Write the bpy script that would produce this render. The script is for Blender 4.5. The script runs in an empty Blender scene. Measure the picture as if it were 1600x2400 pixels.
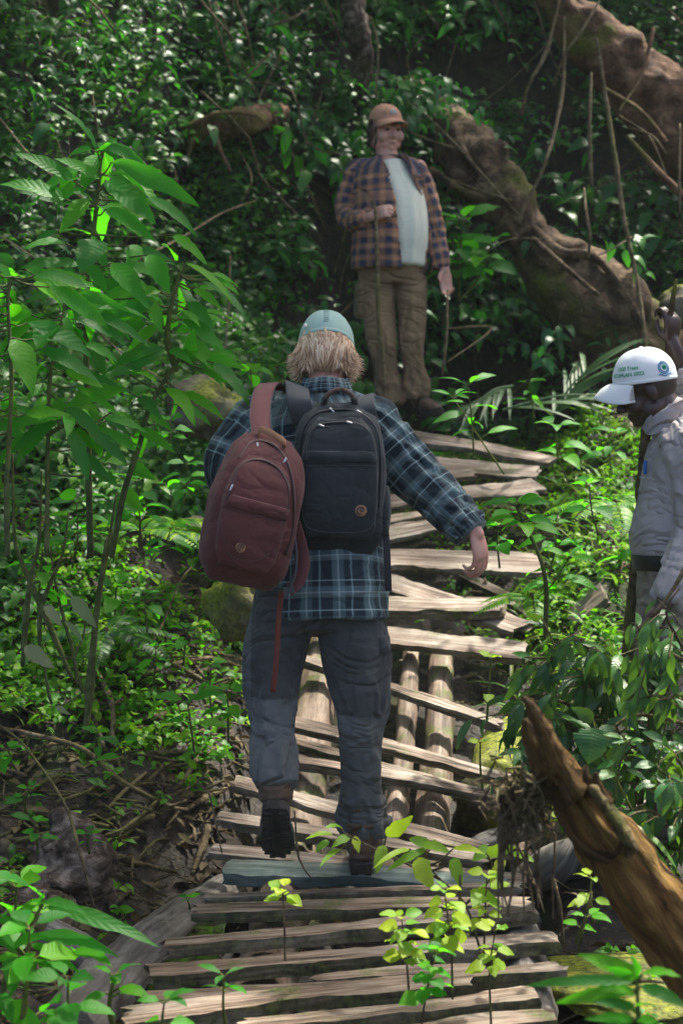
import bpy, math, random
import numpy as np
from mathutils import Vector, Matrix
S = bpy.context.scene
COL = S.collection
random.seed(7); RNG = np.random.default_rng(7)
# ---------------------------------------------------------------- camera
FPX = 4000.0; CH = 1.49; TH = math.atan(290/4000)
cam_d = bpy.data.cameras.new('camera'); cam = bpy.data.objects.new('camera', cam_d); COL.objects.link(cam)
cam.location = (0, 0, CH); cam.rotation_euler = (math.pi/2-TH, 0, 0)
cam_d.sensor_fit = 'VERTICAL'; cam_d.sensor_height = 36; cam_d.sensor_width = 24; cam_d.lens = 60
cam_d.clip_start = .05; cam_d.clip_end = 300
cam_d.dof.use_dof = True; cam_d.dof.focus_distance = 5.05; cam_d.dof.aperture_fstop = 4.2
S.camera = cam
# ---------------------------------------------------------------- world, sun, exposure
SUN_DIR = Vector((.42, .50, 1.15)).normalized()          # towards the sun
w = bpy.data.worlds.new('World'); S.world = w; w.use_nodes = True
nt = w.node_tree; bg = nt.nodes['Background']
sky = nt.nodes.new('ShaderNodeTexSky'); sky.sky_type = 'NISHITA'; sky.sun_disc = False
sky.sun_elevation = math.asin(SUN_DIR.z); sky.sun_rotation = math.atan2(SUN_DIR.x, SUN_DIR.y)
sky.air_density = .55; sky.dust_density = 5.0; sky.ozone_density = .6
nt.links.new(sky.outputs[0], bg.inputs[0]); bg.inputs[1].default_value = .15
sd = bpy.data.lights.new('sun', 'SUN'); sun = bpy.data.objects.new('sun', sd); COL.objects.link(sun)
sd.energy = 3.4; sd.angle = math.radians(1.5); sd.color = (1, .95, .82)
sun.rotation_euler = SUN_DIR.to_track_quat('Z', 'Y').to_euler()
sun.location = (4, 6, 14)
S.view_settings.view_transform = 'Standard'; S.view_settings.look = 'None'
S.view_settings.exposure = 1.75; S.view_settings.gamma = 1
S.cycles.use_denoising = True
S.cycles.max_bounces = 8; S.cycles.transparent_max_bounces = 8; S.cycles.sample_clamp_indirect = 6

# ---------------------------------------------------------------- helpers
FW = np.array((0, math.cos(TH), -math.sin(TH))); UP = np.array((0, math.sin(TH), math.cos(TH)))
def P(px, py, D):
    """world point seen at photo pixel (px,py) at distance D"""
    return np.array((0, 0, CH)) + D*(FW + (px-800)/FPX*np.array((1., 0, 0)) + (1200-py)/FPX*UP)
def sstep(a, b, x):
    t = np.clip((x-a)/(b-a), 0, 1); return t*t*(3-2*t)
def _h(i, j, k, s):
    n = (i.astype(np.int64)*374761393 + j.astype(np.int64)*668265263 + k.astype(np.int64)*2147483647 + s*1274126177) & 0xffffffff
    n = ((n ^ (n >> 13))*1274126177) & 0xffffffff
    n = n ^ (n >> 16)
    return (n & 0xffffff)/float(0xffffff)
def vn(x, y, z=0., s=0):
    """value noise -1..1"""
    x, y, z = np.broadcast_arrays(np.asarray(x, float), np.asarray(y, float), np.asarray(z, float))
    i, j, k = np.floor(x), np.floor(y), np.floor(z)
    a, b, c = x-i, y-j, z-k
    a = a*a*(3-2*a); b = b*b*(3-2*b); c = c*c*(3-2*c)
    r = 0
    for di in (0, 1):
        for dj in (0, 1):
            for dk in (0, 1):
                r = r + _h(i+di, j+dj, k+dk, s)*(a if di else 1-a)*(b if dj else 1-b)*(c if dk else 1-c)
    return r*2-1
def fbm(x, y, z=0., s=0, o=3):
    r = 0; a = 1
    for q in range(o):
        r = r+a*vn(np.asarray(x)*2**q, np.asarray(y)*2**q, np.asarray(z)*2**q, s+q); a *= .5
    return r
def nrm(v):
    v = np.asarray(v, float); return v/np.maximum(np.linalg.norm(v, axis=-1, keepdims=True), 1e-9)

def path_z(y):
    y = np.asarray(y, float)
    return np.where(y < 5.2, 0, np.where(y < 9.4, .33*(y-5.2), 1.386+.12*(y-9.4)))
def path_x(y): return np.interp(y, [4, 5.2, 7, 9, 10], [.0, .10, .30, .62, .8])
def G(x, y):
    x = np.asarray(x, float); y = np.asarray(y, float)
    b = path_z(y); d = x-path_x(y)
    z = b-.38*sstep(.85, .35, np.abs(d))-.05
    yb = sstep(5.2, 7.5, y)
    z = z+np.maximum(0, -d-.75)*(.12+.55*yb)
    z = z-.28*sstep(.55, .95, d)*sstep(7.6, 6.2, y)+np.maximum(0, d-1.4)*.35
    yw = np.interp(x, [-3.2, -1.7, -.9, .4, 3], [7.0, 7.9, 9.7, 10.3, 10.5])
    t = np.maximum(0, y-yw)
    z = z+1.5*t*sstep(0, .8, t)
    z = z+.05*fbm(x*1.3, y*1.3, 0, 3)+.03*vn(x*5, y*5, 0, 9)
    return z
def march(px, py, f, d0=2.2, d1=22):
    Ds = np.arange(d0, d1, .01)
    pts = np.array((0, 0, CH)) + Ds[:, None]*(FW+(px-800)/FPX*np.array((1., 0, 0))+(1200-py)/FPX*UP)
    hit = np.nonzero(pts[:, 2] < f(pts[:, 0], pts[:, 1]))[0]
    i = hit[0] if len(hit) else len(Ds)-1
    return pts[i].copy(), Ds[i]
def on_path(px, py): return march(px, py, lambda x, y: path_z(y), 3.2)[0]
def on_ground(px, py, dz=0.):
    p = march(px, py, G)[0]; p[2] += dz; return p

def tag(o, label=None, cat=None, group=None, kind=None):
    if label: o['label'] = label
    if cat: o['category'] = cat
    if group: o['group'] = group
    if kind: o['kind'] = kind
    return o
def empty(name, loc, label, cat, group=None):
    o = bpy.data.objects.new(name, None); COL.objects.link(o); o.location = Vector(loc); o.empty_display_size = .05
    return tag(o, label, cat, group)
def link(name, me, mat, parent=None):
    if mat: me.materials.append(mat)
    o = bpy.data.objects.new(name, me); COL.objects.link(o)
    if parent:
        o.parent = parent
        m = Matrix.Translation(parent.location) if parent.parent is None else Matrix.Translation(parent.parent.location)
        if parent.parent is None: o.matrix_parent_inverse = m.inverted()
        else: o.matrix_parent_inverse = Matrix.Identity(4)
    return o
def mesh(name, V, F, smooth=True, uv=None, rnd=None):
    me = bpy.data.meshes.new(name)
    V = np.asarray(V, np.float32)
    if isinstance(F, np.ndarray):
        n, k = F.shape
        me.vertices.add(len(V)); me.vertices.foreach_set('co', V.ravel())
        me.loops.add(n*k); me.loops.foreach_set('vertex_index', F.astype(np.int32).ravel())
        me.polygons.add(n); me.polygons.foreach_set('loop_start', (np.arange(n)*k).astype(np.int32))
        me.polygons.foreach_set('loop_total', np.full(n, k, np.int32))
        me.update(calc_edges=True)
    else:
        me.from_pydata(V.tolist(), [], [list(map(int, f)) for f in F]); me.update()
    me.polygons.foreach_set('use_smooth', np.full(len(me.polygons), smooth))
    if uv is not None:                                   # per vertex uv
        li = np.empty(len(me.loops), np.int32); me.loops.foreach_get('vertex_index', li)
        me.uv_layers.new(name='UVMap').data.foreach_set('uv', np.asarray(uv, np.float32)[li].ravel())
    if rnd is not None:
        a = me.attributes.new('rnd', 'FLOAT', 'POINT'); a.data.foreach_set('value', np.asarray(rnd, np.float32))
    return me

# -------- solid pieces: limbs and ellipsoids gathered into one shape
def frames(pts, side):
    pts = np.asarray(pts, float); n = len(pts)
    T = np.zeros_like(pts); T[1:-1] = nrm(pts[2:]-pts[:-2]); T[0] = nrm(pts[1]-pts[0]); T[-1] = nrm(pts[-1]-pts[-2])
    side = np.asarray(side, float)
    Sd = np.tile(side, (n, 1)); Sd = nrm(Sd-(Sd*T).sum(1)[:, None]*T)
    return T, Sd, np.cross(T, Sd)
def resamp(pts, rads, step):
    pts = np.asarray(pts, float); rads = np.asarray([(r, r) if np.isscalar(r) else r for r in rads], float)
    n = len(pts)
    if n == 2: 
        k = max(2, int(np.linalg.norm(pts[1]-pts[0])/step)+1); t = np.linspace(0, 1, k)[:, None]
        return pts[0]*(1-t)+pts[1]*t, rads[0]*(1-t)+rads[1]*t
    A = np.hstack([pts, rads]); E = np.vstack([2*A[0]-A[1], A, 2*A[-1]-A[-2]]); out = []
    for i in range(n-1):
        p0, p1, p2, p3 = E[i:i+4]; k = max(1, int(np.linalg.norm(pts[i+1]-pts[i])/step))
        for q in range(k):
            t = q/k
            out.append(.5*(2*p1+(p2-p0)*t+(2*p0-5*p1+4*p2-p3)*t*t+(3*p1-p0-3*p2+p3)*t**3))
    out.append(A[-1]); out = np.array(out)
    return out[:, :3], np.maximum(out[:, 3:], 1e-4)
class Geo:
    def __init__(s): s.V = []; s.F = []; s.n = 0; s.R = []; s.UV = []
    def add(s, V, F, r=None, uv=None):
        s.V.append(np.asarray(V, float)); s.F += [[i+s.n for i in f] for f in F]; s.n += len(V)
        s.R.append(np.full(len(V), random.random() if r is None else r))
        s.UV.append(np.zeros((len(V), 2)) if uv is None else np.asarray(uv, float))
    def limb(s, pts, rads, side=(1, 0, 0), n=20, step=.02, cap='round', wob=0, power=None, rough=0, rs=0, rf=1.3):
        p, r = resamp(pts, rads, step)
        if cap == 'round':
            T, _, _ = frames(p, side)
            pre = [(p[0]-T[0]*math.cos(a)*r[0].min()*.999, r[0]*math.sin(a)) for a in (0.15, .5, .95)]
            post = [(p[-1]+T[-1]*math.cos(a)*r[-1].min()*.999, r[-1]*math.sin(a)) for a in (.95, .5, .15)]
            p = np.vstack([[q[0] for q in pre], p, [q[0] for q in post]]); r = np.vstack([[q[1] for q in pre], r, [q[1] for q in post]])
        T, Sd, B = frames(p, side)
        a = np.linspace(0, 2*math.pi, n, endpoint=False); ca, sa = np.cos(a), np.sin(a)
        if power: ca = np.sign(ca)*np.abs(ca)**power; sa = np.sign(sa)*np.abs(sa)**power
        R = r[:, None, :]*np.ones((1, n, 1))
        L = np.concatenate([[0], np.cumsum(np.linalg.norm(np.diff(p, axis=0), axis=1))])
        if rough:
            k = 1+rough*fbm(np.cos(a)[None]*1.6+rs, np.sin(a)[None]*1.6, L[:, None]*(rf/max(r.mean(), .004)), rs)
            R = R*k[..., None]
        V = p[:, None]+Sd[:, None]*R[..., :1]*ca[None, :, None]+B[:, None]*R[..., 1:]*sa[None, :, None]
        m = len(p); F = []
        for i in range(m-1):
            for j in range(n):
                F.append([i*n+j, i*n+(j+1) % n, (i+1)*n+(j+1) % n, (i+1)*n+j])
        F.append(list(range(n))[::-1]); F.append([(m-1)*n+j for j in range(n)])
        uv = np.stack([np.repeat(L, n), np.tile(a/(2*math.pi), m)], 1)
        s.add(V.reshape(-1, 3), F, uv=uv)
    def ell(s, c, r, M=None, n=20, m=12):
        V = [];
        for i in range(m+1):
            ph = math.pi*i/m
            for j in range(n):
                th = 2*math.pi*j/n
                V.append((r[0]*math.sin(ph)*math.cos(th), r[1]*math.sin(ph)*math.sin(th), r[2]*math.cos(ph)))
        V = np.array(V)+np.asarray(c, float)
        if M is not None: V = xf(M, V)
        F = [[i*n+j, (i+1)*n+j, (i+1)*n+(j+1) % n, i*n+(j+1) % n] for i in range(m) for j in range(n)]
        s.add(V, F)
    def loft(s, rings, closed=True, caps=True, r=None):
        """rings: m x n x 3"""
        R = np.asarray(rings, float); m, n, _ = R.shape; F = []
        for i in range(m-1):
            for j in range(n if closed else n-1):
                F.append([i*n+j, i*n+(j+1) % n, (i+1)*n+(j+1) % n, (i+1)*n+j])
        if caps and closed: F.append(list(range(n))[::-1]); F.append([(m-1)*n+j for j in range(n)])
        uv = np.stack([np.repeat(np.arange(m)/m, n), np.tile(np.arange(n)/n, m)], 1)
        s.add(R.reshape(-1, 3), F, r=r, uv=uv)
    def box(s, c, h, M=None):
        c = np.asarray(c, float); h = np.asarray(h, float)
        V = np.array([(x, y, z) for x in (-1, 1) for y in (-1, 1) for z in (-1, 1)])*h+c
        if M is not None: V = xf(M, V)
        s.add(V, [[0, 1, 3, 2], [4, 6, 7, 5], [0, 4, 5, 1], [2, 3, 7, 6], [0, 2, 6, 4], [1, 5, 7, 3]])
    def ribbon(s, pts, width, thick, side=(1, 0, 0), step=.01):
        """flat strap"""
        p, _ = resamp(pts, [1]*len(pts), step); T, Sd, B = frames(p, side); a, b = width/2, thick/2
        ws = [(-a, -b*.5), (-a*.9, -b), (a*.9, -b), (a, -b*.5), (a, b*.5), (a*.9, b), (-a*.9, b), (-a, b*.5)]
        s.loft([[p[i]+Sd[i]*u+B[i]*v for u, v in ws] for i in range(len(p))])
    def arr(s): return np.vstack(s.V)
    def make(s, name, mat, parent=None, smooth=True, xfm=None):
        V = s.arr()
        if xfm is not None: V = xf(xfm, V)
        return link(name, mesh(name, V, s.F, smooth, uv=np.vstack(s.UV), rnd=np.concatenate(s.R)), mat, parent)
    def remesh(s, voxel, it=4):
        me = mesh('tmp', s.arr(), s.F); o = bpy.data.objects.new('tmp', me); COL.objects.link(o)
        md = o.modifiers.new('r', 'REMESH'); md.mode = 'VOXEL'; md.voxel_size = voxel
        dg = bpy.context.evaluated_depsgraph_get(); dg.update()
        m2 = bpy.data.meshes.new_from_object(o.evaluated_get(dg))
        V = np.empty(len(m2.vertices)*3, np.float32); m2.vertices.foreach_get('co', V); V = V.reshape(-1, 3).astype(float)
        n = len(m2.polygons); lt = np.empty(n, np.int32); m2.polygons.foreach_get('loop_total', lt)
        li = np.empty(len(m2.loops), np.int32); m2.loops.foreach_get('vertex_index', li)
        assert (lt == 4).all()
        F = li.reshape(-1, 4)
        bpy.data.objects.remove(o); bpy.data.meshes.remove(me); bpy.data.meshes.remove(m2)
        for _ in range(it): V = lap(V, F)
        return V, F
def lap(V, F, k=.5):
    A = np.zeros_like(V); c = np.zeros(len(V))
    for a, b in ((0, 1), (1, 2), (2, 3), (3, 0)):
        np.add.at(A, F[:, a], V[F[:, b]]); np.add.at(c, F[:, a], 1)
        np.add.at(A, F[:, b], V[F[:, a]]); np.add.at(c, F[:, b], 1)
    return V+k*(A/np.maximum(c, 1)[:, None]-V)
def vnormals(V, F):
    n = np.cross(V[F[:, 2]]-V[F[:, 0]], V[F[:, 3]]-V[F[:, 1]]); N = np.zeros_like(V)
    for a in range(4): np.add.at(N, F[:, a], n)
    return nrm(N)
def xf(M, V):
    M = np.array(M); return np.asarray(V) @ M[:3, :3].T+M[:3, 3]
def axes_uv(V, axes, force=None):
    """axes: (pts, side, rad). returns axis index, u (metres along), angle, rad"""
    best = np.full(len(V), 1e9); ai = np.zeros(len(V), int); U = np.zeros(len(V)); A = np.zeros(len(V)); RR = np.zeros(len(V))
    for k, (pts, side, rad) in enumerate(axes):
        pts = np.asarray(pts, float); rad = np.asarray([np.mean(r) for r in rad], float); u0 = 0
        for i in range(len(pts)-1):
            a, b = pts[i], pts[i+1]; L = np.linalg.norm(b-a); T = (b-a)/L
            t = ((V-a) @ T)/L; tc = np.clip(t, 0, 1)
            r = rad[i]*(1-tc)+rad[i+1]*tc
            q = V-(a+tc[:, None]*(b-a)); d = np.linalg.norm(q, axis=1)/r
            if force is not None: d = np.where(force == k, d, 1e8)
            tt = t if len(pts) == 2 else (np.where((i == 0) & (t < 0), t, np.where((i == len(pts)-2) & (t > 1), t, tc)))
            sd = nrm(np.asarray(side, float)-np.dot(side, T)*T); B = np.cross(T, sd)
            m = d < best
            best = np.where(m, d, best); ai = np.where(m, k, ai); U = np.where(m, u0+tt*L, U)
            A = np.where(m, np.arctan2(q @ B, q @ sd), A); RR = np.where(m, r, RR); u0 += L
    return ai, U, A, RR
def garment(name, geo, axes, mat, parent, voxel=.007, it=4, fold=None, cut=None, solid=0, post=2):
    V, F = geo.remesh(voxel, it)
    ai, U, A, RR = axes_uv(V, axes)
    if fold is not None:
        N = vnormals(V, F)
        d = fold(ai, U, A, V)
        V = V+N*d[:, None]
        for _ in range(post): V = lap(V, F, .4)
    if cut is not None:
        c = V[F].mean(1); F = F[~cut(c)]
    fc = V[F].mean(1); fi, fu, fa, fr = axes_uv(fc, axes)
    uv = np.zeros((len(F), 4, 2))
    Rm = np.array([np.mean([np.mean(r) for r in ax[2]]) for ax in axes])
    for k in range(4):
        _, u, a, _ = axes_uv(V[F[:, k]], axes, force=fi)
        da = (a-fa+math.pi) % (2*math.pi)-math.pi
        uv[:, k, 0] = u; uv[:, k, 1] = (fa+da)*Rm[fi]
    me = mesh(name, V, F)
    me.uv_layers.new(name='UVMap').data.foreach_set('uv', uv.astype(np.float32).ravel())
    o = link(name, me, mat, parent)
    if solid:
        md = o.modifiers.new('thickness', 'SOLIDIFY'); md.thickness = solid; md.offset = -1
    return o
def folds(sp):
    """sp: {axis:(amp, freq along, freq around, [(u centre, width, extra amp)])}"""
    def f(ai, U, A, V):
        d = np.zeros(len(U))
        for k, (amp, fu, fa, ex) in sp.items():
            m = ai == k; u, a = U[m], A[m]
            w1 = u*fu+vn(np.cos(a)*2, np.sin(a)*2, u*4, 30+k)*1.4
            n = 1-np.abs(vn(w1, np.cos(a)*fa+5, np.sin(a)*fa, k*7+1))*2
            n2 = 1-np.abs(vn(w1*2.3+9, np.cos(a)*fa*1.5, np.sin(a)*fa*1.5, k*7+2))*2
            g = np.ones_like(u)*amp
            for (c, wd, e) in ex: g = g+e*np.exp(-((u-c)/wd)**2)
            d[m] = g*(n*.7+n2*.35)
        return d
    return f

# -------- leaves: every leaf is a real curved, folded blade
def leaf_shape(kind, k):
    t = np.linspace(0, 1, k+1)
    if kind == 'ovate': wv = np.sin(np.pi*t**.75)**.85
    elif kind == 'lance': wv = np.sin(np.pi*t**.8)**.9
    elif kind == 'heart': wv = np.sqrt(np.maximum(0, 1-(1.9*t-.75)**2/1.35))*(1-t**4); wv[0] = .25
    elif kind == 'blade': wv = (1-t**3)*(.55+.45*np.minimum(1, t*5))
    wv = np.clip(wv, 0, 1); wv[-1] = 0
    if kind != 'blade': wv[0] = min(wv[0], .3)
    return t, wv
def leaf_arrays(Pp, Dd, Nn, L, W, kind='ovate', k=4, fold=.25, droop=.25, serr=0, rnd=None, seed=0):
    n = len(Pp); Pp = np.asarray(Pp, float); Dd = nrm(Dd); Nn = np.asarray(Nn, float)
    Nn = nrm(Nn-(Nn*Dd).sum(1)[:, None]*Dd); Sd = np.cross(Dd, Nn)
    L = np.broadcast_to(L, n).astype(float); W = np.broadcast_to(W, n).astype(float); dr = np.broadcast_to(droop, n).astype(float)
    t, wv = leaf_shape(kind, k)
    rr = np.random.default_rng(seed+n)
    V = np.zeros((n, k+1, 3, 3)); jit = 1+serr*(rr.random((n, k+1, 2))-.5)
    tw = (rr.random(n)-.5)*.5
    for j, sg in enumerate((-1, 0, 1)):
        ww = wv[None]*W[:, None]/2*abs(sg)
        if sg: ww = ww*jit[:, :, 0 if sg < 0 else 1]
        along = L[:, None]*(t-dr[:, None]*.3*t*t)[...]
        up = -dr[:, None]*L[:, None]*t[None]**2*.9+fold*ww+sg*tw[:, None]*ww*t[None]*1.2
        if serr and sg: up = up+W[:, None]*.12*(rr.random((n, k+1))-.5)
        V[:, :, j] = Pp[:, None]+Dd[:, None]*along[..., None]+Sd[:, None]*(ww*sg)[..., None]+Nn[:, None]*up[..., None]
    base = (np.arange(n)*(k+1)*3)[:, None, None]
    i = np.arange(k)[None, :, None]*3
    q = np.array([[0, 1, 4, 3], [1, 2, 5, 4]])
    F = (base[..., None]+i[..., None]+q[None, None]).reshape(-1, 4)
    uv = np.stack(np.broadcast_arrays(t[None, :, None], np.array((-1., 0, 1))[None, None]+0*np.zeros((n, k+1, 1))), -1).reshape(-1, 2)
    if rnd is None: rnd = rr.random(n)
    R = np.repeat(rnd, (k+1)*3)
    return V.reshape(-1, 3), F, uv, R
def leaves(name, args, mat, parent=None, **kw):
    V, F, uv, R = leaf_arrays(*args, **kw)
    return link(name, mesh(name, V, F, True, uv, R), mat, parent)
def sprig_args(O, Dr, n=8, length=.3, LL=.06, WW=.028, up=(0, 0, 1), droop=.5, seed=0, spread=.9, scatter=.35):
    r = np.random.default_rng(seed); m = len(O); Dr = nrm(Dr)
    s = (np.arange(n)[None]+.6)/n*length*(.7+.6*r.random((m, 1)))
    pos = O[:, None]+Dr[:, None]*s[..., None]; pos[..., 2] -= droop*s*s/length
    u = np.asarray(up, float); sd = nrm(np.cross(Dr, u+.001))
    sg = np.where(np.arange(n) % 2, 1, -1)[None]
    d = Dr[:, None]*.5+sd[:, None]*(sg*spread)[..., None]+r.normal(0, scatter, (m, n, 3)); d[..., 2] -= droop*.5
    N = u+r.normal(0, .35, (m, n, 3))
    L = LL*(.6+.8*r.random((m, n))); W = WW/LL*L
    rb = np.repeat(r.random((m, 1)), n, 1)*.7+.3*r.random((m, n))
    return (pos.reshape(-1, 3), d.reshape(-1, 3), N.reshape(-1, 3), L.ravel(), W.ravel()), rb.ravel()
# ---------------------------------------------------------------- materials
class NT:
    def __init__(s, name):
        s.m = bpy.data.materials.new(name); s.m.use_nodes = True; s.t = s.m.node_tree; s.t.nodes.clear()
        s.out = s.n('ShaderNodeOutputMaterial')
    def n(s, ty, **k):
        x = s.t.nodes.new(ty)
        for a, b in k.items(): setattr(x, a, b)
        return x
    def l(s, a, b): s.t.links.new(a, b)
    def coord(s, kind='Object'): return s.n('ShaderNodeTexCoord').outputs[kind]
    def map(s, v, scale=(1, 1, 1), loc=(0, 0, 0)):
        x = s.n('ShaderNodeMapping'); s.l(v, x.inputs[0]); x.inputs['Scale'].default_value = scale; x.inputs['Location'].default_value = loc; return x.outputs[0]
    def noise(s, v, scale, detail=4, rough=.55, dist=0):
        x = s.n('ShaderNodeTexNoise'); s.l(v, x.inputs['Vector']); x.inputs['Scale'].default_value = scale; x.inputs['Detail'].default_value = detail
        x.inputs['Roughness'].default_value = rough; x.inputs['Distortion'].default_value = dist; return x.outputs[0]
    def ramp(s, f, st, interp='LINEAR'):
        x = s.n('ShaderNodeValToRGB'); s.l(f, x.inputs[0]); cr = x.color_ramp; cr.interpolation = interp
        while len(cr.elements) < len(st): cr.elements.new(.5)
        for e, (p, c) in zip(cr.elements, st):
            e.position = p; e.color = (c, c, c, 1) if np.isscalar(c) else (*c, 1)
        return x.outputs[0]
    def mix(s, f, a, b, mode='MIX'):
        x = s.n('ShaderNodeMix', data_type='RGBA', blend_type=mode)
        for sock, v in ((x.inputs[0], f), (x.inputs[6], a), (x.inputs[7], b)):
            if isinstance(v, (int, float)): sock.default_value = v
            elif isinstance(v, tuple): sock.default_value = (*v, 1)
            else: s.l(v, sock)
        return x.outputs[2]
    def math(s, op, a, b=0.):
        x = s.n('ShaderNodeMath', operation=op)
        for sock, v in ((x.inputs[0], a), (x.inputs[1], b)):
            if isinstance(v, (int, float)): sock.default_value = v
            else: s.l(v, sock)
        return x.outputs[0]
    def bump(s, h, strength=.3, dist=.01):
        x = s.n('ShaderNodeBump'); s.l(h, x.inputs['Height']); x.inputs['Strength'].default_value = strength; x.inputs['Distance'].default_value = dist; return x.outputs[0]
    def bsdf(s, col, rough=.7, normal=None, spec=.5, metal=0, sheen=0):
        x = s.n('ShaderNodeBsdfPrincipled')
        if isinstance(col, tuple): x.inputs['Base Color'].default_value = (*col, 1)
        else: s.l(col, x.inputs['Base Color'])
        if isinstance(rough, (int, float)): x.inputs['Roughness'].default_value = rough
        else: s.l(rough, x.inputs['Roughness'])
        x.inputs['Specular IOR Level'].default_value = spec; x.inputs['Metallic'].default_value = metal
        if sheen: x.inputs['Sheen Weight'].default_value = sheen
        if normal is not None: s.l(normal, x.inputs['Normal'])
        return x.outputs[0]
    def fin(s, sh): s.l(sh, s.out.inputs[0]); return s.m
    def attr(s, a): return s.n('ShaderNodeAttribute', attribute_name=a).outputs['Fac']
def leaf_mat(name, cols, rough=.4, trans=.35, tcol=(.25, .5, .03), spots=.25, vein=True, bump=True, spec=.32):
    t = NT(name); r = t.attr('rnd'); k = len(cols)
    c = t.ramp(r, [(i/(k-1), cc) for i, cc in enumerate(cols)])
    uv = t.coord('UV'); sx = t.n('ShaderNodeSeparateXYZ'); t.l(uv, sx.inputs[0])
    av = t.math('ABSOLUTE', sx.outputs[1])
    if vein:
        w = t.math('SINE', t.math('MULTIPLY', t.math('SUBTRACT', sx.outputs[0], t.math('MULTIPLY', av, .14)), 62.))
        vm = t.ramp(w, [(.9, 0.), (1., .45)])
        mr = t.ramp(av, [(.03, .6), (.10, 0.)])
        c = t.mix(t.math('MAXIMUM', vm, mr), c, t.mix(.22, c, (.25, .5, .10)))
    o = t.coord('Object'); sp = t.ramp(t.noise(o, 60, 3), [(.62, 0.), (.72, spots)])
    c = t.mix(sp, c, (.14, .10, .02))
    ed = t.math('MULTIPLY', t.ramp(av, [(.72, 0.), (.95, 1.)]), t.ramp(t.noise(o, 24, 3), [(.5, 0.), (.6, spots*2)])); c = t.mix(ed, c, (.16, .10, .02))
    big = t.noise(o, 9, 2); c = t.mix(t.ramp(big, [(.35, 0.), (.7, .35)]), c, t.mix(.5, c, (.12, .2, .02)))
    nm = t.bump(t.mix(.35, t.noise(o, 55, 3), w), .3, .003) if bump and vein else (t.bump(t.noise(o, 55, 3), .3, .004) if bump else None)
    p = t.bsdf(c, rough, nm, spec)
    tr = t.n('ShaderNodeBsdfTranslucent'); t.l(t.mix(.6, c, tcol), tr.inputs[0])
    mx = t.n('ShaderNodeMixShader'); mx.inputs[0].default_value = trans; t.l(p, mx.inputs[1]); t.l(tr.outputs[0], mx.inputs[2])
    return t.fin(mx.outputs[0])
M = {}
M['leaf_far'] = leaf_mat('dark glossy leaf', [(.006, .034, .018), (.010, .065, .024), (.024, .11, .022), (.09, .22, .016)], .46, .35, tcol=(.10, .50, .03), vein=False, bump=False, spec=.3)
M['leaf_mid'] = leaf_mat('broad forest leaf', [(.008, .06, .028), (.012, .10, .03), (.025, .15, .02), (.08, .24, .015)], .32, .35, tcol=(.08, .5, .02), spec=.4)
M['leaf_bank'] = leaf_mat('bank leaf', [(.010, .08, .010), (.03, .17, .010), (.09, .30, .010), (.28, .44, .012)], .5, .45, tcol=(.25, .70, .01), vein=False, bump=False)
M['leaf_big'] = leaf_mat('broad leaf', [(.012, .13, .022), (.02, .21, .012), (.04, .31, .006), (.12, .40, .006)], .5, .6, tcol=(.14, .75, .01))
M['leaf_lime'] = leaf_mat('young lime leaf', [(.10, .30, .02), (.25, .42, .02), (.42, .50, .03), (.16, .34, .03)], .45, .5, tcol=(.5, .75, .03))
M['leaf_dark'] = leaf_mat('narrow dark leaf', [(.008, .045, .022), (.012, .075, .025), (.022, .115, .022), (.06, .17, .015)], .36, .25)
M['leaf_pale'] = leaf_mat('faded pale leaf', [(.14, .22, .09), (.2, .26, .12), (.26, .26, .14)], .6, .35, tcol=(.5, .5, .25))
M['grass'] = leaf_mat('grass blade', [(.03, .11, .015), (.06, .20, .02), (.15, .28, .03), (.2, .2, .06)], .4, .4, vein=False)
M['palm'] = leaf_mat('cut palm leaflet', [(.03, .09, .04), (.06, .13, .06), (.10, .16, .08)], .5, .3, vein=False)
M['litter'] = leaf_mat('dead leaf', [(.02, .012, .007), (.045, .026, .013), (.09, .05, .022), (.03, .024, .012)], .7, .1, tcol=(.2, .1, .03), vein=False)
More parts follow.
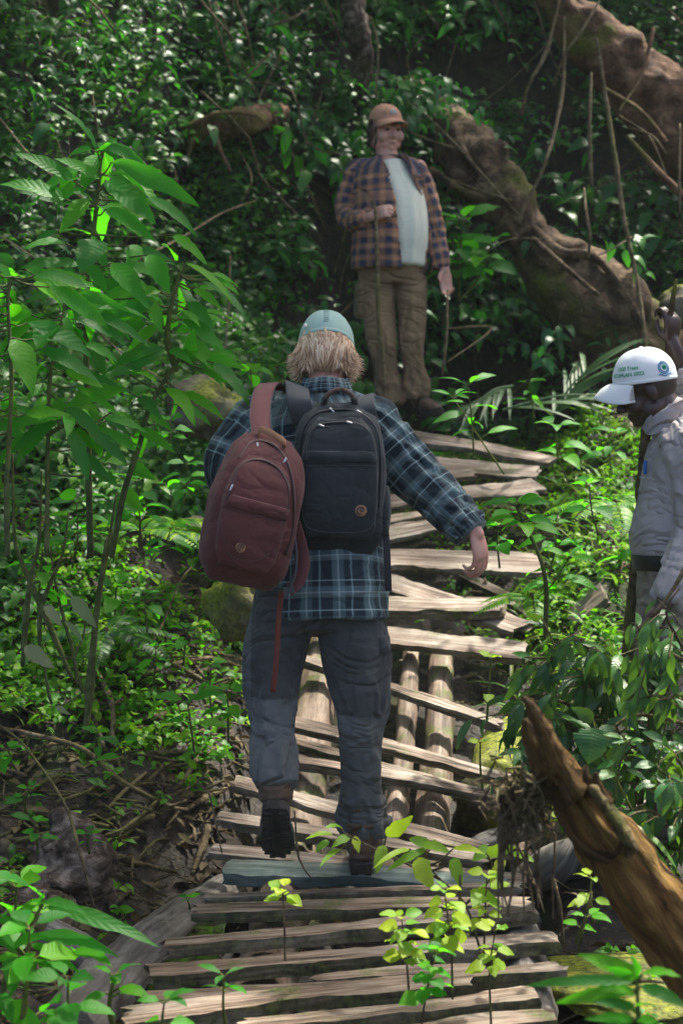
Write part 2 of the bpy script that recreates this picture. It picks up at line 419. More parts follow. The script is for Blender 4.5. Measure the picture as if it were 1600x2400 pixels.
def wood_mat(name, cols, moss=.5, mosslo=.56, grain=30, blue=0, gs=(1.6, 1, 1), uv=None, side=0):
    t = NT(name); oi = t.n('ShaderNodeObjectInfo'); o = t.coord('Object') if not uv else t.map(t.coord('UV'), uv)
    cb = t.n('ShaderNodeVectorMath', operation='ADD'); t.l(o, cb.inputs[0])
    sc = t.n('ShaderNodeVectorMath', operation='SCALE'); cx = t.n('ShaderNodeCombineXYZ')
    for i in range(3): t.l(oi.outputs['Random'], cx.inputs[i])
    t.l(cx.outputs[0], sc.inputs[0]); sc.inputs['Scale'].default_value = 37.; t.l(sc.outputs[0], cb.inputs[1]); v = cb.outputs[0]
    g = t.noise(t.map(v, (gs[0], grain, grain)), 1.6, 7, .68, .35)
    g2 = t.noise(t.map(v, (4, grain*4, grain*4)), 1.2, 4, .7)
    big = t.noise(v, 3.2, 5, .65)
    c = t.ramp(t.mix(.35, g, big), [(.36, cols[0]), (.46, cols[1]), (.54, cols[2]), (.66, cols[3])])
    crack = t.ramp(g, [(.37, 1.), (.405, 0.)]); c = t.mix(t.math('MULTIPLY', crack, .85), c, (.012, .008, .005))
    c = t.mix(t.ramp(g2, [(.38, .6), (.55, 0.)]), c, t.mix(.65, c, (.02, .012, .008)))
    lich = t.ramp(t.noise(v, 38, 5, .7), [(.60, 0.), (.67, .8)]); c = t.mix(t.math('MULTIPLY', lich, t.ramp(big, [(.5, 0.), (.62, .8)])), c, (.45, .44, .36))
    if blue: c = t.mix(t.math('MULTIPLY', t.ramp(big, [(.3, .9), (.75, .35)]), blue), c, (.10, .19, .18))
    mm = t.ramp(t.noise(v, 7, 6, .7), [(mosslo, 0.), (mosslo+.09, moss)])
    c = t.mix(mm, c, t.ramp(t.noise(v, 90, 3), [(.3, (.02, .035, .006)), (.7, (.13, .17, .02))]))
    dd = t.ramp(t.noise(v, 5, 4, .6), [(.42, .55), (.58, 0.)]); c = t.mix(dd, c, t.mix(.7, c, (.035, .024, .014)))
    if side:                                             # shade painted dark onto the sawn edges, with moss green mixed in
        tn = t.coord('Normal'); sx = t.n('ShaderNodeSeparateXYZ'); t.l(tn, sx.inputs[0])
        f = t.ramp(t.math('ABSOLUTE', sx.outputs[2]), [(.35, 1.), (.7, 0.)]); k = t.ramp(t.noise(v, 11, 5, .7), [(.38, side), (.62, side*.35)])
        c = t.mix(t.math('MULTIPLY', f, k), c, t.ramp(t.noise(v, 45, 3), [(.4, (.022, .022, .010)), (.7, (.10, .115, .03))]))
    h = t.mix(.4, g, g2)
    return t.fin(t.bsdf(c, t.ramp(g, [(.3, .8), (.7, .55)]), t.bump(h, .7, .006), .35))
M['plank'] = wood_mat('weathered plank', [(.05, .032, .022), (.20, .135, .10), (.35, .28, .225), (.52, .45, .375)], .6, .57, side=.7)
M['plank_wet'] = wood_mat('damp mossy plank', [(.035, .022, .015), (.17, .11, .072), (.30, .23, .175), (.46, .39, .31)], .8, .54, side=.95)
M['plank_blue'] = wood_mat('plank with faded blue paint', [(.04, .04, .035), (.12, .13, .11), (.22, .24, .2), (.34, .36, .3)], .6, .6, blue=.5)
M['log'] = wood_mat('bare log', [(.05, .032, .022), (.15, .10, .072), (.28, .2, .15), (.38, .31, .24)], .8, .52, 16, uv=(1, .4, 1))
M['log_grey'] = wood_mat('grey log', [(.05, .045, .04), (.10, .09, .085), (.2, .18, .165), (.27, .25, .22)], .4, .6, 14, uv=(1, .5, 1))
def bark_mat(name, cols, moss, scale=9, mc=((.03, .045, .006), (.16, .17, .02)), bs=1.2, uv=None, mlo=.5):
    t = NT(name); o = t.coord('Object') if not uv else t.map(t.coord('UV'), uv); n = t.noise(o, scale, 8, .68, .6); b = t.noise(o, 1.8, 4, .6)
    c = t.ramp(n, [(.34, cols[0]), (.5, cols[1]), (.66, cols[2])])
    c = t.mix(t.ramp(b, [(mlo, 0.), (mlo+.12, moss)]), c, t.ramp(t.noise(o, 60, 4), [(.3, mc[0]), (.7, mc[1])]))
    return t.fin(t.bsdf(c, .85, t.bump(t.mix(.4, n, t.noise(o, scale*6, 4)), bs, .02), .25))
M['bark'] = bark_mat('twig bark', [(.03, .022, .012), (.10, .075, .04), (.2, .16, .09)], .5, 25)
M['trunk'] = bark_mat('red brown mossy trunk', [(.012, .008, .005), (.075, .045, .026), (.23, .15, .09)], .9, 9, bs=1.8)
M['trunk_red'] = bark_mat('reddish trunk', [(.02, .009, .006), (.12, .06, .034), (.27, .155, .095)], .9, 7, bs=1.6)
M['stump'] = bark_mat('ochre rotten stem', [(.04, .018, .006), (.20, .10, .026), (.36, .23, .07)], .3, 2.2, bs=1.5, uv=(2.2, 7, 1))
M['rot'] = bark_mat('rotten lump', [(.012, .008, .006), (.09, .062, .045), (.30, .23, .18)], .3, 18)
M['stem'] = bark_mat('green stem', [(.03, .04, .012), (.07, .09, .025), (.13, .15, .05)], .6, 20, bs=.4)
M['vine'] = bark_mat('vine bark', [(.05, .035, .02), (.15, .11, .06), (.28, .22, .13)], .5, 22)
M['rock'] = bark_mat('mossy rock', [(.04, .035, .025), (.12, .10, .07), (.25, .21, .16)], .95, 7, ((.03, .05, .006), (.30, .32, .03)), mlo=.40)
def ground_mat():
    t = NT('forest soil'); o = t.coord('Object')
    n = t.noise(o, 14, 9, .72, .3); b = t.noise(o, 1.4, 4, .6)
    c = t.ramp(n, [(.38, (.005, .004, .003)), (.52, (.018, .012, .008)), (.66, (.06, .038, .024))])
    c = t.mix(t.ramp(b, [(.52, 0.), (.62, .55)]), c, t.ramp(n, [(.4, (.015, .03, .006)), (.65, (.07, .10, .015))]))
    return t.fin(t.bsdf(c, t.ramp(b, [(.4, .45), (.55, .9)]), t.bump(t.mix(.5, n, t.noise(o, 60, 5)), 1., .03), .4))
M['soil'] = ground_mat()
def cloth(name, col, var=.25, weave=900, rough=.9, mott=0, sheen=.1, bumpv=.15, crease=0):
    t = NT(name); o = t.coord('Object')
    n = t.noise(o, 5, 5, .6); f = t.noise(o, weave, 2, .5)
    dk = tuple(x*(1-var) for x in col); lt = tuple(min(1, x*(1+var)) for x in col)
    c = t.ramp(n, [(.3, dk), (.7, lt)])
    c = t.mix(t.ramp(f, [(.35, .35), (.6, 0.)]), c, dk)
    if mott: c = t.mix(t.ramp(t.noise(o, 16, 5, .7), [(.5, 0.), (.68, mott)]), c, (.10, .08, .055))
    nm = t.bump(t.mix(.5, t.noise(o, 240, 3), f), bumpv, .002)
    if crease: nm = creases(t, nm, crease)
    return t.fin(t.bsdf(c, rough, nm, .25, sheen=sheen))
def creases(t, nm, k):
    o = t.coord('Object'); a = t.noise(t.map(o, (1, 1, 1.7)), 4.2, 2, .45, 1.3)
    rg = t.math('ABSOLUTE', t.math('SUBTRACT', a, .5)); rg = t.math('MINIMUM', rg, .12)
    x = t.n('ShaderNodeBump'); t.l(rg, x.inputs['Height']); x.inputs['Strength'].default_value = k; x.inputs['Distance'].default_value = .13; t.l(nm, x.inputs['Normal']); return x.outputs[0]
def plaid(name, period, ru, rv, over=None, rough=.9):
    """ru, rv: colour stops over one period along each direction"""
    t = NT(name); uv = t.coord('UV'); sx = t.n('ShaderNodeSeparateXYZ'); t.l(uv, sx.inputs[0])
    fu = t.math('FRACT', t.math('DIVIDE', t.math('ADD', sx.outputs[0], 10.), period)); fv = t.math('FRACT', t.math('DIVIDE', t.math('ADD', sx.outputs[1], 10.), period))
    a = t.ramp(fu, ru); b = t.ramp(fv, rv)
    c = t.mix(.5, a, b)
    o = t.coord('Object'); n = t.noise(o, 7, 4); c = t.mix(t.ramp(n, [(.3, .3), (.6, 0.)]), c, t.mix(.5, c, (.02, .03, .04)))
    return t.fin(t.bsdf(c, rough, creases(t, t.bump(t.noise(o, 500, 3), .15, .002), .45), .25, sheen=.1))
def stripes(base, bands):
    st = [(0., base)]
    for (a, b, c) in bands: st += [(a-.012, base if st[-1][1] is base else st[-1][1]), (a, c), (b, c), (b+.012, base)]
    st.append((1., base)); return st
NAVY = (.013, .023, .032)
M['plaid_blue'] = plaid('blue grey tartan flannel', .088,
    [(0, NAVY), (.26, NAVY), (.29, (.14, .18, .18)), (.42, (.18, .22, .21)), (.44, (.38, .45, .46)), (.465, (.38, .45, .46)), (.49, (.11, .17, .19)), (.63, (.10, .16, .18)), (.66, NAVY), (.82, NAVY), (.84, (.36, .46, .46)), (.86, (.36, .46, .46)), (.88, NAVY), (1, NAVY)],
    [(0, NAVY), (.22, NAVY), (.25, (.10, .17, .18)), (.40, (.13, .20, .20)), (.42, (.38, .47, .45)), (.445, (.38, .47, .45)), (.47, (.09, .16, .17)), (.60, (.08, .14, .15)), (.63, NAVY), (.80, NAVY), (.83, (.22, .33, .35)), (.86, (.22, .33, .35)), (.88, NAVY), (1, NAVY)])
OR, BR, BL = (.48, .22, .115), (.26, .14, .085), (.036, .042, .085)
M['plaid_orange'] = plaid('rust and navy checked flannel', .062,
    [(0, OR), (.10, (.45, .22, .13)), (.2, OR), (.3, BR), (.42, BL), (.78, BL), (.9, BR), (1, OR)],
    [(0, OR), (.10, (.4, .2, .12)), (.2, OR), (.3, BR), (.44, BL), (.76, BL), (.9, BR), (1, OR)])
M['trousers_grey'] = cloth('slate trousers', (.052, .054, .054), .3, crease=.8)
M['trousers_pale'] = cloth('paler slate trouser cloth', (.098, .102, .100), .25, crease=.8)
M['trousers_tan'] = cloth('tan trousers', (.235, .15, .085), .25, crease=.8)
M['trousers_khaki'] = cloth('khaki trousers', (.23, .19, .155), .2, crease=.8)
M['shirt_lilac'] = cloth('pale grey shirt', (.35, .315, .315), .18, rough=.85, crease=.8)
M['tee'] = cloth('off white cotton', (.70, .68, .58), .04, crease=.08)
M['cap_green'] = cloth('sage cap cloth', (.29, .42, .37), .12, 1200)
M['cap_rust'] = cloth('faded rust cap cloth', (.52, .26, .17), .25, mott=.5)
M['cap_white'] = cloth('white cap cloth', (.78, .79, .78), .06)
M['pack_black'] = cloth('charcoal pack canvas', (.024, .029, .033), .5, 1400, .85, bumpv=.3, crease=.25)
M['pack_strap'] = cloth('dark grey padded webbing', (.060, .062, .066), .2, 1400, .8)
M['pack_red'] = cloth('maroon pack canvas', (.105, .034, .032), .35, 1400, .85, bumpv=.3, crease=.3)
M['strap_red'] = cloth('dusty maroon webbing', (.15, .052, .052), .25, 1400, .8)
M['strap_rust'] = cloth('rust webbing', (.13, .035, .022), .2, 1400, .8)
M['green_thread'] = cloth('green embroidery', (.02, .30, .12), .1)
M['blue_thread'] = cloth('blue embroidery', (.04, .22, .42), .2)
M['pale_thread'] = cloth('grey print', (.45, .42, .38), .2)
M['leather'] = cloth('brown leather', (.085, .05, .032), .4, 300, .55, mott=.5, bumpv=.4)
M['tan_leather'] = cloth('tan leather', (.30, .15, .07), .3, 300, .5)
M['dark_leather'] = cloth('worn handle leather', (.10, .055, .045), .3, 300, .5)
M['rubber'] = cloth('muddy rubber', (.022, .018, .015), .5, 200, .7, mott=.5, bumpv=.6)
M['belt'] = cloth('black belt', (.01, .01, .012), .2, 200, .5)
def simple(name, col, rough=.5, metal=0): t = NT(name); return t.fin(t.bsdf(col, rough, None, .5, metal))
M['metal'] = simple('zip metal', (.55, .55, .56), .3, 1)
M['zip'] = simple('dark zip', (.012, .012, .014), .4)
M['zip_red'] = simple('maroon zip', (.06, .02, .018), .4)
M['blue'] = simple('blue plastic', (.01, .12, .4), .3)
M['eye'] = simple('dark eye', (.03, .02, .015), .2)
def skin(name, col, red=.2, rough=.5):
    t = NT(name); o = t.coord('Object'); n = t.noise(o, 22, 4)
    c = t.ramp(n, [(.3, col), (.7, (col[0]*(1+red*.5), col[1]*(1-red), col[2]*(1-red)))])
    x = t.n('ShaderNodeBsdfPrincipled'); t.l(c, x.inputs['Base Color']); x.inputs['Roughness'].default_value = rough
    x.inputs['Subsurface Weight'].default_value = .12; x.inputs['Subsurface Radius'].default_value = (.012, .004, .002); x.inputs['Subsurface Scale'].default_value = .5
    t.l(t.bump(t.noise(o, 260, 3), .15, .001), x.inputs['Normal']); return t.fin(x.outputs[0])
M['skin_pale'] = skin('fair skin', (.56, .34, .26))
M['skin_dark'] = skin('dark skin', (.040, .022, .017), .12, .42)
def hair_mat():
    t = NT('sandy blond hair'); r = t.attr('rnd'); c = t.ramp(r, [(0, (.24, .12, .055)), (.25, (.52, .31, .17)), (.65, (.80, .56, .35)), (1, (.88, .68, .48))])
    return t.fin(t.bsdf(c, .42, None, .5))
M['hair'] = hair_mat()
M['hair_dark'] = simple('dark brown hair', (.035, .02, .012), .6)
def water_mat():
    t = NT('muddy water'); o = t.coord('Object')
    return t.fin(t.bsdf((.02, .014, .008), .06, t.bump(t.noise(o, 18, 2), .15, .01), .5))
M['water'] = water_mat()
# ---------------------------------------------------------------- ground
def ground():
    xs = np.concatenate([np.linspace(-14, -4, 14)[:-1], np.linspace(-4, 4, 200), np.linspace(4, 14, 14)[1:]])
    ys = np.concatenate([np.linspace(-8, 2.6, 16)[:-1], np.linspace(2.6, 14, 290), np.linspace(14, 22, 14)[1:]])
    X, Y = np.meshgrid(xs, ys); Z = G(X, Y)
    Z = Z+.035*fbm(X*7, Y*7, 0, 21)*sstep(12, 10, Y)
    Z = np.minimum(Z, 13)
    V = np.stack([X, Y, Z], -1).reshape(-1, 3); n = len(xs)
    i = np.arange(len(ys)-1)[:, None]*n+np.arange(n-1)[None]
    F = np.stack([i, i+1, i+n+1, i+n], -1).reshape(-1, 4)
    tag(link('ground', mesh('ground', V, F), M['soil']), kind='structure')
    X, Y = np.meshgrid(np.linspace(-1.5, -.35, 12), np.linspace(3.4, 5.4, 16))
    V = np.stack([X, Y, X*0-.13], -1).reshape(-1, 3); i = np.arange(15)[:, None]*12+np.arange(11)[None]
    tag(link('stream_water', mesh('stream_water', V, np.stack([i, i+1, i+13, i+12], -1).reshape(-1, 4)), M['water']), kind='structure')
ground()

# ---------------------------------------------------------------- boardwalk planks
GP = 'loose planks laid across the boardwalk'
def plank(pl, pr, wid, th, mat, label, dz=0., tilt=0., seed=0, group=GP, onp=True, name='plank', notch=.42):
    """pl, pr: far top edge ends (photo pixels projected on the walkway surface)"""
    a = np.array(pl if len(pl) == 3 else on_path(*pl)); b = np.array(pr if len(pr) == 3 else on_path(*pr))
    ym = (a[1]+b[1])/2; slope = .33 if 5.2 < ym < 9.4 else 0.
    nz = nrm(np.array((0, -slope, 1.)))
    X = nrm(b-a); Z = nrm(nz-np.dot(nz, X)*X); Y = np.cross(Z, X)
    c, s_ = math.cos(tilt), math.sin(tilt); Y, Z = Y*c+Z*s_, Z*c-Y*s_
    L = np.linalg.norm(b-a); ctr = (a+b)/2-Y*wid/2+Z*dz
    r = np.random.default_rng(seed*13+5)
    nx = max(24, int(L/.018)); xs = np.linspace(-L/2, L/2, nx)
    sec = [(-1, 1), (-.6, 1), (-.2, 1), (.2, 1), (.6, 1), (1, 1), (1, .3), (1, -.3), (1, -1), (.3, -1), (-.3, -1), (-1, -1), (-1, -.3), (-1, .3)]
    V = np.zeros((nx, len(sec), 3)); w2 = wid/2; sd = seed*31
    bow = (r.random()-.5)*.02; twist = (r.random()-.5)*.08; tap = (r.random()-.5)*.25
    for j, (u, v) in enumerate(sec):
        edge = .93+.15*fbm(xs*3, u*2, sd, 1)+.08*vn(xs*22, u*3, sd, 2)+.05*vn(xs*60, u*3, sd, 3)
        bite = np.clip(vn(xs*4.5, u*5, sd, 4)-.45, 0, 1)*notch*1.4
        y = u*w2*(edge-bite)*(1+tap*xs/L)
        z = v*th/2+(.06*th*fbm(xs*9, u*3, sd+v*3, 6) if v > 0 else .14*th*fbm(xs*4, u, sd, 8))
        if abs(v) == 1 and abs(u) == 1: y = y*.985; z = z*.96
        x = xs+0.
        endn = .02*vn(u*3, v*2, sd, 11)+.012*vn(u*9, v*5, sd, 12)
        x = x+endn*np.clip((np.abs(xs)-L/2+.08)/.08, 0, 1)
        z = z+bow*(1-(2*xs/L)**2)+twist*y*xs/L
        V[:, j, 0] = x; V[:, j, 1] = y; V[:, j, 2] = z-th/2
    m = len(sec); F = [[i*m+j, (i+1)*m+j, (i+1)*m+(j+1) % m, i*m+(j+1) % m] for i in range(nx-1) for j in range(m)]
    # closing the ends as fans of quads
    F.append([j for j in range(m)]); F.append([(nx-1)*m+j for j in range(m)][::-1])
    me = mesh(name, V.reshape(-1, 3), F, False)
    o = link(name, me, M[mat])
    R = Matrix(((X[0], Y[0], Z[0], ctr[0]), (X[1], Y[1], Z[1], ctr[1]), (X[2], Y[2], Z[2], ctr[2]), (0, 0, 0, 1)))
    o.matrix_world = R
    return tag(o, label, 'plank', group)
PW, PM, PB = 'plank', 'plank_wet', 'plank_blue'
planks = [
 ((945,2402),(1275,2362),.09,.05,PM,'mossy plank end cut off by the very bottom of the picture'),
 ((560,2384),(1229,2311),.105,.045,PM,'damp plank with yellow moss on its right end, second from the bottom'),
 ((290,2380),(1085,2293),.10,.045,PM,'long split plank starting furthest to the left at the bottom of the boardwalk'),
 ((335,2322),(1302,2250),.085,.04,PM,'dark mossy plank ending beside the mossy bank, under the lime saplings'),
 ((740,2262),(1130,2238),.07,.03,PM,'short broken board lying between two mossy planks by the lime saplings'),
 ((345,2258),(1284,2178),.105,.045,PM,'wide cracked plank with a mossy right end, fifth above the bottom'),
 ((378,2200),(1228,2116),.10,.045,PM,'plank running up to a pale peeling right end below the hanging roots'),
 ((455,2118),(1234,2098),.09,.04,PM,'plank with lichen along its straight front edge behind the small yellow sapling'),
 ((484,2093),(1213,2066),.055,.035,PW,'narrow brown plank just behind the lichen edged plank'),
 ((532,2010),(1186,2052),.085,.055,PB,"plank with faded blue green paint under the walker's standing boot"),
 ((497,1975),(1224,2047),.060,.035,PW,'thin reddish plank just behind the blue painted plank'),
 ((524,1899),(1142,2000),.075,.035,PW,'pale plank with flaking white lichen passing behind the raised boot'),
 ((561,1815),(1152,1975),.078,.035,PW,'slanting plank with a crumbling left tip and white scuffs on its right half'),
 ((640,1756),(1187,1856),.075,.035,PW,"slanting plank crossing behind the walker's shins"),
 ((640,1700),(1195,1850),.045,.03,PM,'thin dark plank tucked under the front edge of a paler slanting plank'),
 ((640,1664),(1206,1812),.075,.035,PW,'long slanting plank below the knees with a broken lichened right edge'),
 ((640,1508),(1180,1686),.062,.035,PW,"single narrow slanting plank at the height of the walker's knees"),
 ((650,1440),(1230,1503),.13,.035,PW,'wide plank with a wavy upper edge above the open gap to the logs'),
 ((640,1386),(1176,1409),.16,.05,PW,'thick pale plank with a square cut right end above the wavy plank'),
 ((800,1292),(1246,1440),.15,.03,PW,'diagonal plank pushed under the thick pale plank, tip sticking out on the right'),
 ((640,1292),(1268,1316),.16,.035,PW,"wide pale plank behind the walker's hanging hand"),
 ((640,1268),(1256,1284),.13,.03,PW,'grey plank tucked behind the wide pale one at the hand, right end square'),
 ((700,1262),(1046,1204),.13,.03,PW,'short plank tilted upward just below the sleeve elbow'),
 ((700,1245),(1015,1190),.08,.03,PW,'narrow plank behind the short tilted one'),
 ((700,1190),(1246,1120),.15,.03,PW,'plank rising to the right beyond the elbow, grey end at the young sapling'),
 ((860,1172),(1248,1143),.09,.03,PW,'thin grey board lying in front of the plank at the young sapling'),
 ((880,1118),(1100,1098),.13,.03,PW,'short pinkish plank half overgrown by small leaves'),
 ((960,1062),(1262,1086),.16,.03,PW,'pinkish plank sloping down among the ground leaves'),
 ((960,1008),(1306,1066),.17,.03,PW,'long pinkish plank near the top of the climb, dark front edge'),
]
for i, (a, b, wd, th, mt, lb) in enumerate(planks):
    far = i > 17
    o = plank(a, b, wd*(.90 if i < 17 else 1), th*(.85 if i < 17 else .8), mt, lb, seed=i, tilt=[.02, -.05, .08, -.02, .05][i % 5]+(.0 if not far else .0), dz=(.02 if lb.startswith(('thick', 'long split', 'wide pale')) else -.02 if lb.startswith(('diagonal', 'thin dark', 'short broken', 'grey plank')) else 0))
GD = 'broken board pieces beside the boardwalk'
for k, (a, b, wd, lb) in enumerate([((1325,1455),(1400,1395),.15,'chunk of broken board lying in ground leaves beside the square cut plank'),
        ((1090,1365),(1195,1420),.05,'narrow splintered board pointing down to the right under the diagonal plank'),
        ((1380,1050),(1510,985),.14,"weathered board tilted upward in front of the stooping man's collar"),
        ((1180,952),(1400,958),.06,'dark thin board lying across the top of the path under cut palm leaves'),
        ((1150,1975),(1260,2010),.09,'dark broken slab poking out behind the hanging fibres'),
        ((1195,1420),(1290,1490),.06,'mossy splinter of board beside the thin sapling stem')]):
    pa, pb = on_ground(*a, .06), on_ground(*b, .06)
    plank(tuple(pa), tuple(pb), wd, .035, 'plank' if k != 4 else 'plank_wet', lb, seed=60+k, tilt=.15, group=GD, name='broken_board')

# ---------------------------------------------------------------- logs under and beside the walkway
def log(name, pts, rads, mat, label, cat='log', group=None, rough=.18, knots=2, n=22, seed=1, step=.03):
    g = Geo(); g.limb(pts, rads, n=n, step=step, cap='flat', rough=rough, rs=seed, rf=.3)
    r = np.random.default_rng(seed); p = np.asarray(pts, float)
    for _ in range(knots):
        t = r.random()*(len(p)-1); i = int(t); c = p[i]*(1-t+i)+p[i+1]*(t-i); rr = rads[i] if np.isscalar(rads[i]) else rads[i][0]
        d = nrm(r.normal(0, 1, 3)+np.array((0, -.8, .6))); g.limb([c+d*rr*.6, c+d*rr*1.25], [rr*.25, rr*.16], n=8, step=.02)
    return tag(g.make(name, M[mat]), label, cat, group)
GL = 'round logs carrying the planks'
def under(pix, drop): 
    out = []
    for (x, y) in pix:
        p = on_path(x, y); p[2] -= drop; out.append(p)
    return out
log('support_log', under([(752,1440),(730,1620),(712,1760),(690,1900),(640,2110),(560,2420)], .15), [.07,.078,.082,.088,.09,.09], 'log', "thick pale log under the planks seen between the walker's legs", 'log', GL, seed=2)
log('support_log', under([(965,1440),(955,1560),(945,1700),(925,1850),(905,1990)], .12), [.034,.036,.037,.04,.04], 'log', "slender pale log under the planks just right of the walker's knee", 'log', GL, seed=3)
log('support_log', under([(1035,1440),(1030,1560),(1020,1720),(1005,1900),(990,2060)], .16), [.05,.055,.058,.062,.06], 'log', 'mossy brown log next to the slender pale one in the gap', 'log', GL, seed=4)
log('support_log', under([(1195,1560),(1160,1640),(1130,1720)], .28), [.09,.10,.09], 'rock', 'dark mossy log stub in the hollow at the right of the gap', 'log', GL, seed=5, rough=.3)
log('support_log', under([(1190,2060),(1225,2180),(1230,2330),(1215,2500)], .12), [.07,.075,.08,.08], 'log_grey', 'grey damp log carrying the right ends of the lowest planks', 'log', GL, seed=6)
log('grey_log', under([(1260,1895),(1190,1915),(1110,1945),(1040,1990)], .06), [.032,.034,.03,.02], 'log_grey', 'smooth grey log poking out under the planks towards the hanging fibres', 'log', seed=7)
log('bank_log', [on_ground(600,2085,.06), on_ground(520,2140,.06), on_ground(400,2240,.07), on_ground(290,2330,.06), on_ground(150,2480,.05)], [.05,.065,.075,.085,.09], 'log_grey', 'dark wet log slanting out from under the left plank ends', 'log', seed=8)
log('bank_log', [on_ground(100,2230,.05), on_ground(230,2310,.05), on_ground(380,2420,.03)], [.05,.06,.07], 'log_grey', 'half buried dark log behind the bottom left plant', 'log', seed=9)
log('bank_log', [on_ground(1230,2080,.02), on_ground(1330,2050,.05), on_ground(1480,2000,.08), on_ground(1640,1960,.1)], [.06,.07,.075,.08], 'log_grey', 'dark log lying behind the slanting ochre stem', 'log', seed=10)
# rotten lump at the left
g = Geo()
c = on_ground(160, 2090)
g.limb([c+(-.02,0,-.1), c+(0,.02,.05), c+(.01,.02,.16), c+(-.03,.02,.22)], [.13,.12,.085,.03], n=26, step=.015, rough=.45, rs=3)
g.limb([c+(-.1,.05,-.05), c+(-.02,-.25,-.02), c+(.0,-.5,-.06)], [.08,.085,.06], n=22, step=.02, rough=.4, rs=5)
tag(g.make('rotten_stump', M['rot']), 'crumbling rotten stump standing in mud at the lower left', 'stump')
def rock(px, py, r, label, seed, mat='rock', sink=.3, D=None):
    c = on_ground(px, py) if D is None else P(px, py, D)
    n, m = 34, 22; V = []
    for i in range(m+1):
        for j in range(n):
            a, b = math.pi*i/m, 2*math.pi*j/n; V.append((math.sin(a)*math.cos(b), math.sin(a)*math.sin(b), math.cos(a)))
    V = np.array(V); k = 1+.28*fbm(V[:, 0]*1.6+seed, V[:, 1]*1.6, V[:, 2]*1.6, seed, 4)
    V = V*k[:, None]*np.array(r)+c+np.array((0, 0, r[2]*(1-2*sink)))
    F = [[i*n+j, (i+1)*n+j, (i+1)*n+(j+1) % n, i*n+(j+1) % n] for i in range(m) for j in range(n)]
    tag(link('mossy_rock', mesh('rock', V, F), M[mat]), label, 'rock', 'mossy rocks along the walkway')
rock(490, 985, (.17,.18,.13), "mossy boulder behind the walker's left shoulder", 1, D=7.6)
rock(460, 1255, (.12,.14,.05), 'low rock with bright yellow moss left of the maroon pack', 2, D=6.9)
rock(560, 1455, (.12,.14,.13), 'pinkish mossy rock beside the left hip of the walker', 3, D=6.1)
rock(1470, 2330, (.26,.26,.04), 'dark mossy mound at the lower right beside the plank ends', 4)
rock(1190, 2210, (.12,.12,.09), 'flat grey stone beside the hanging roots right of the planks', 5, 'log_grey')

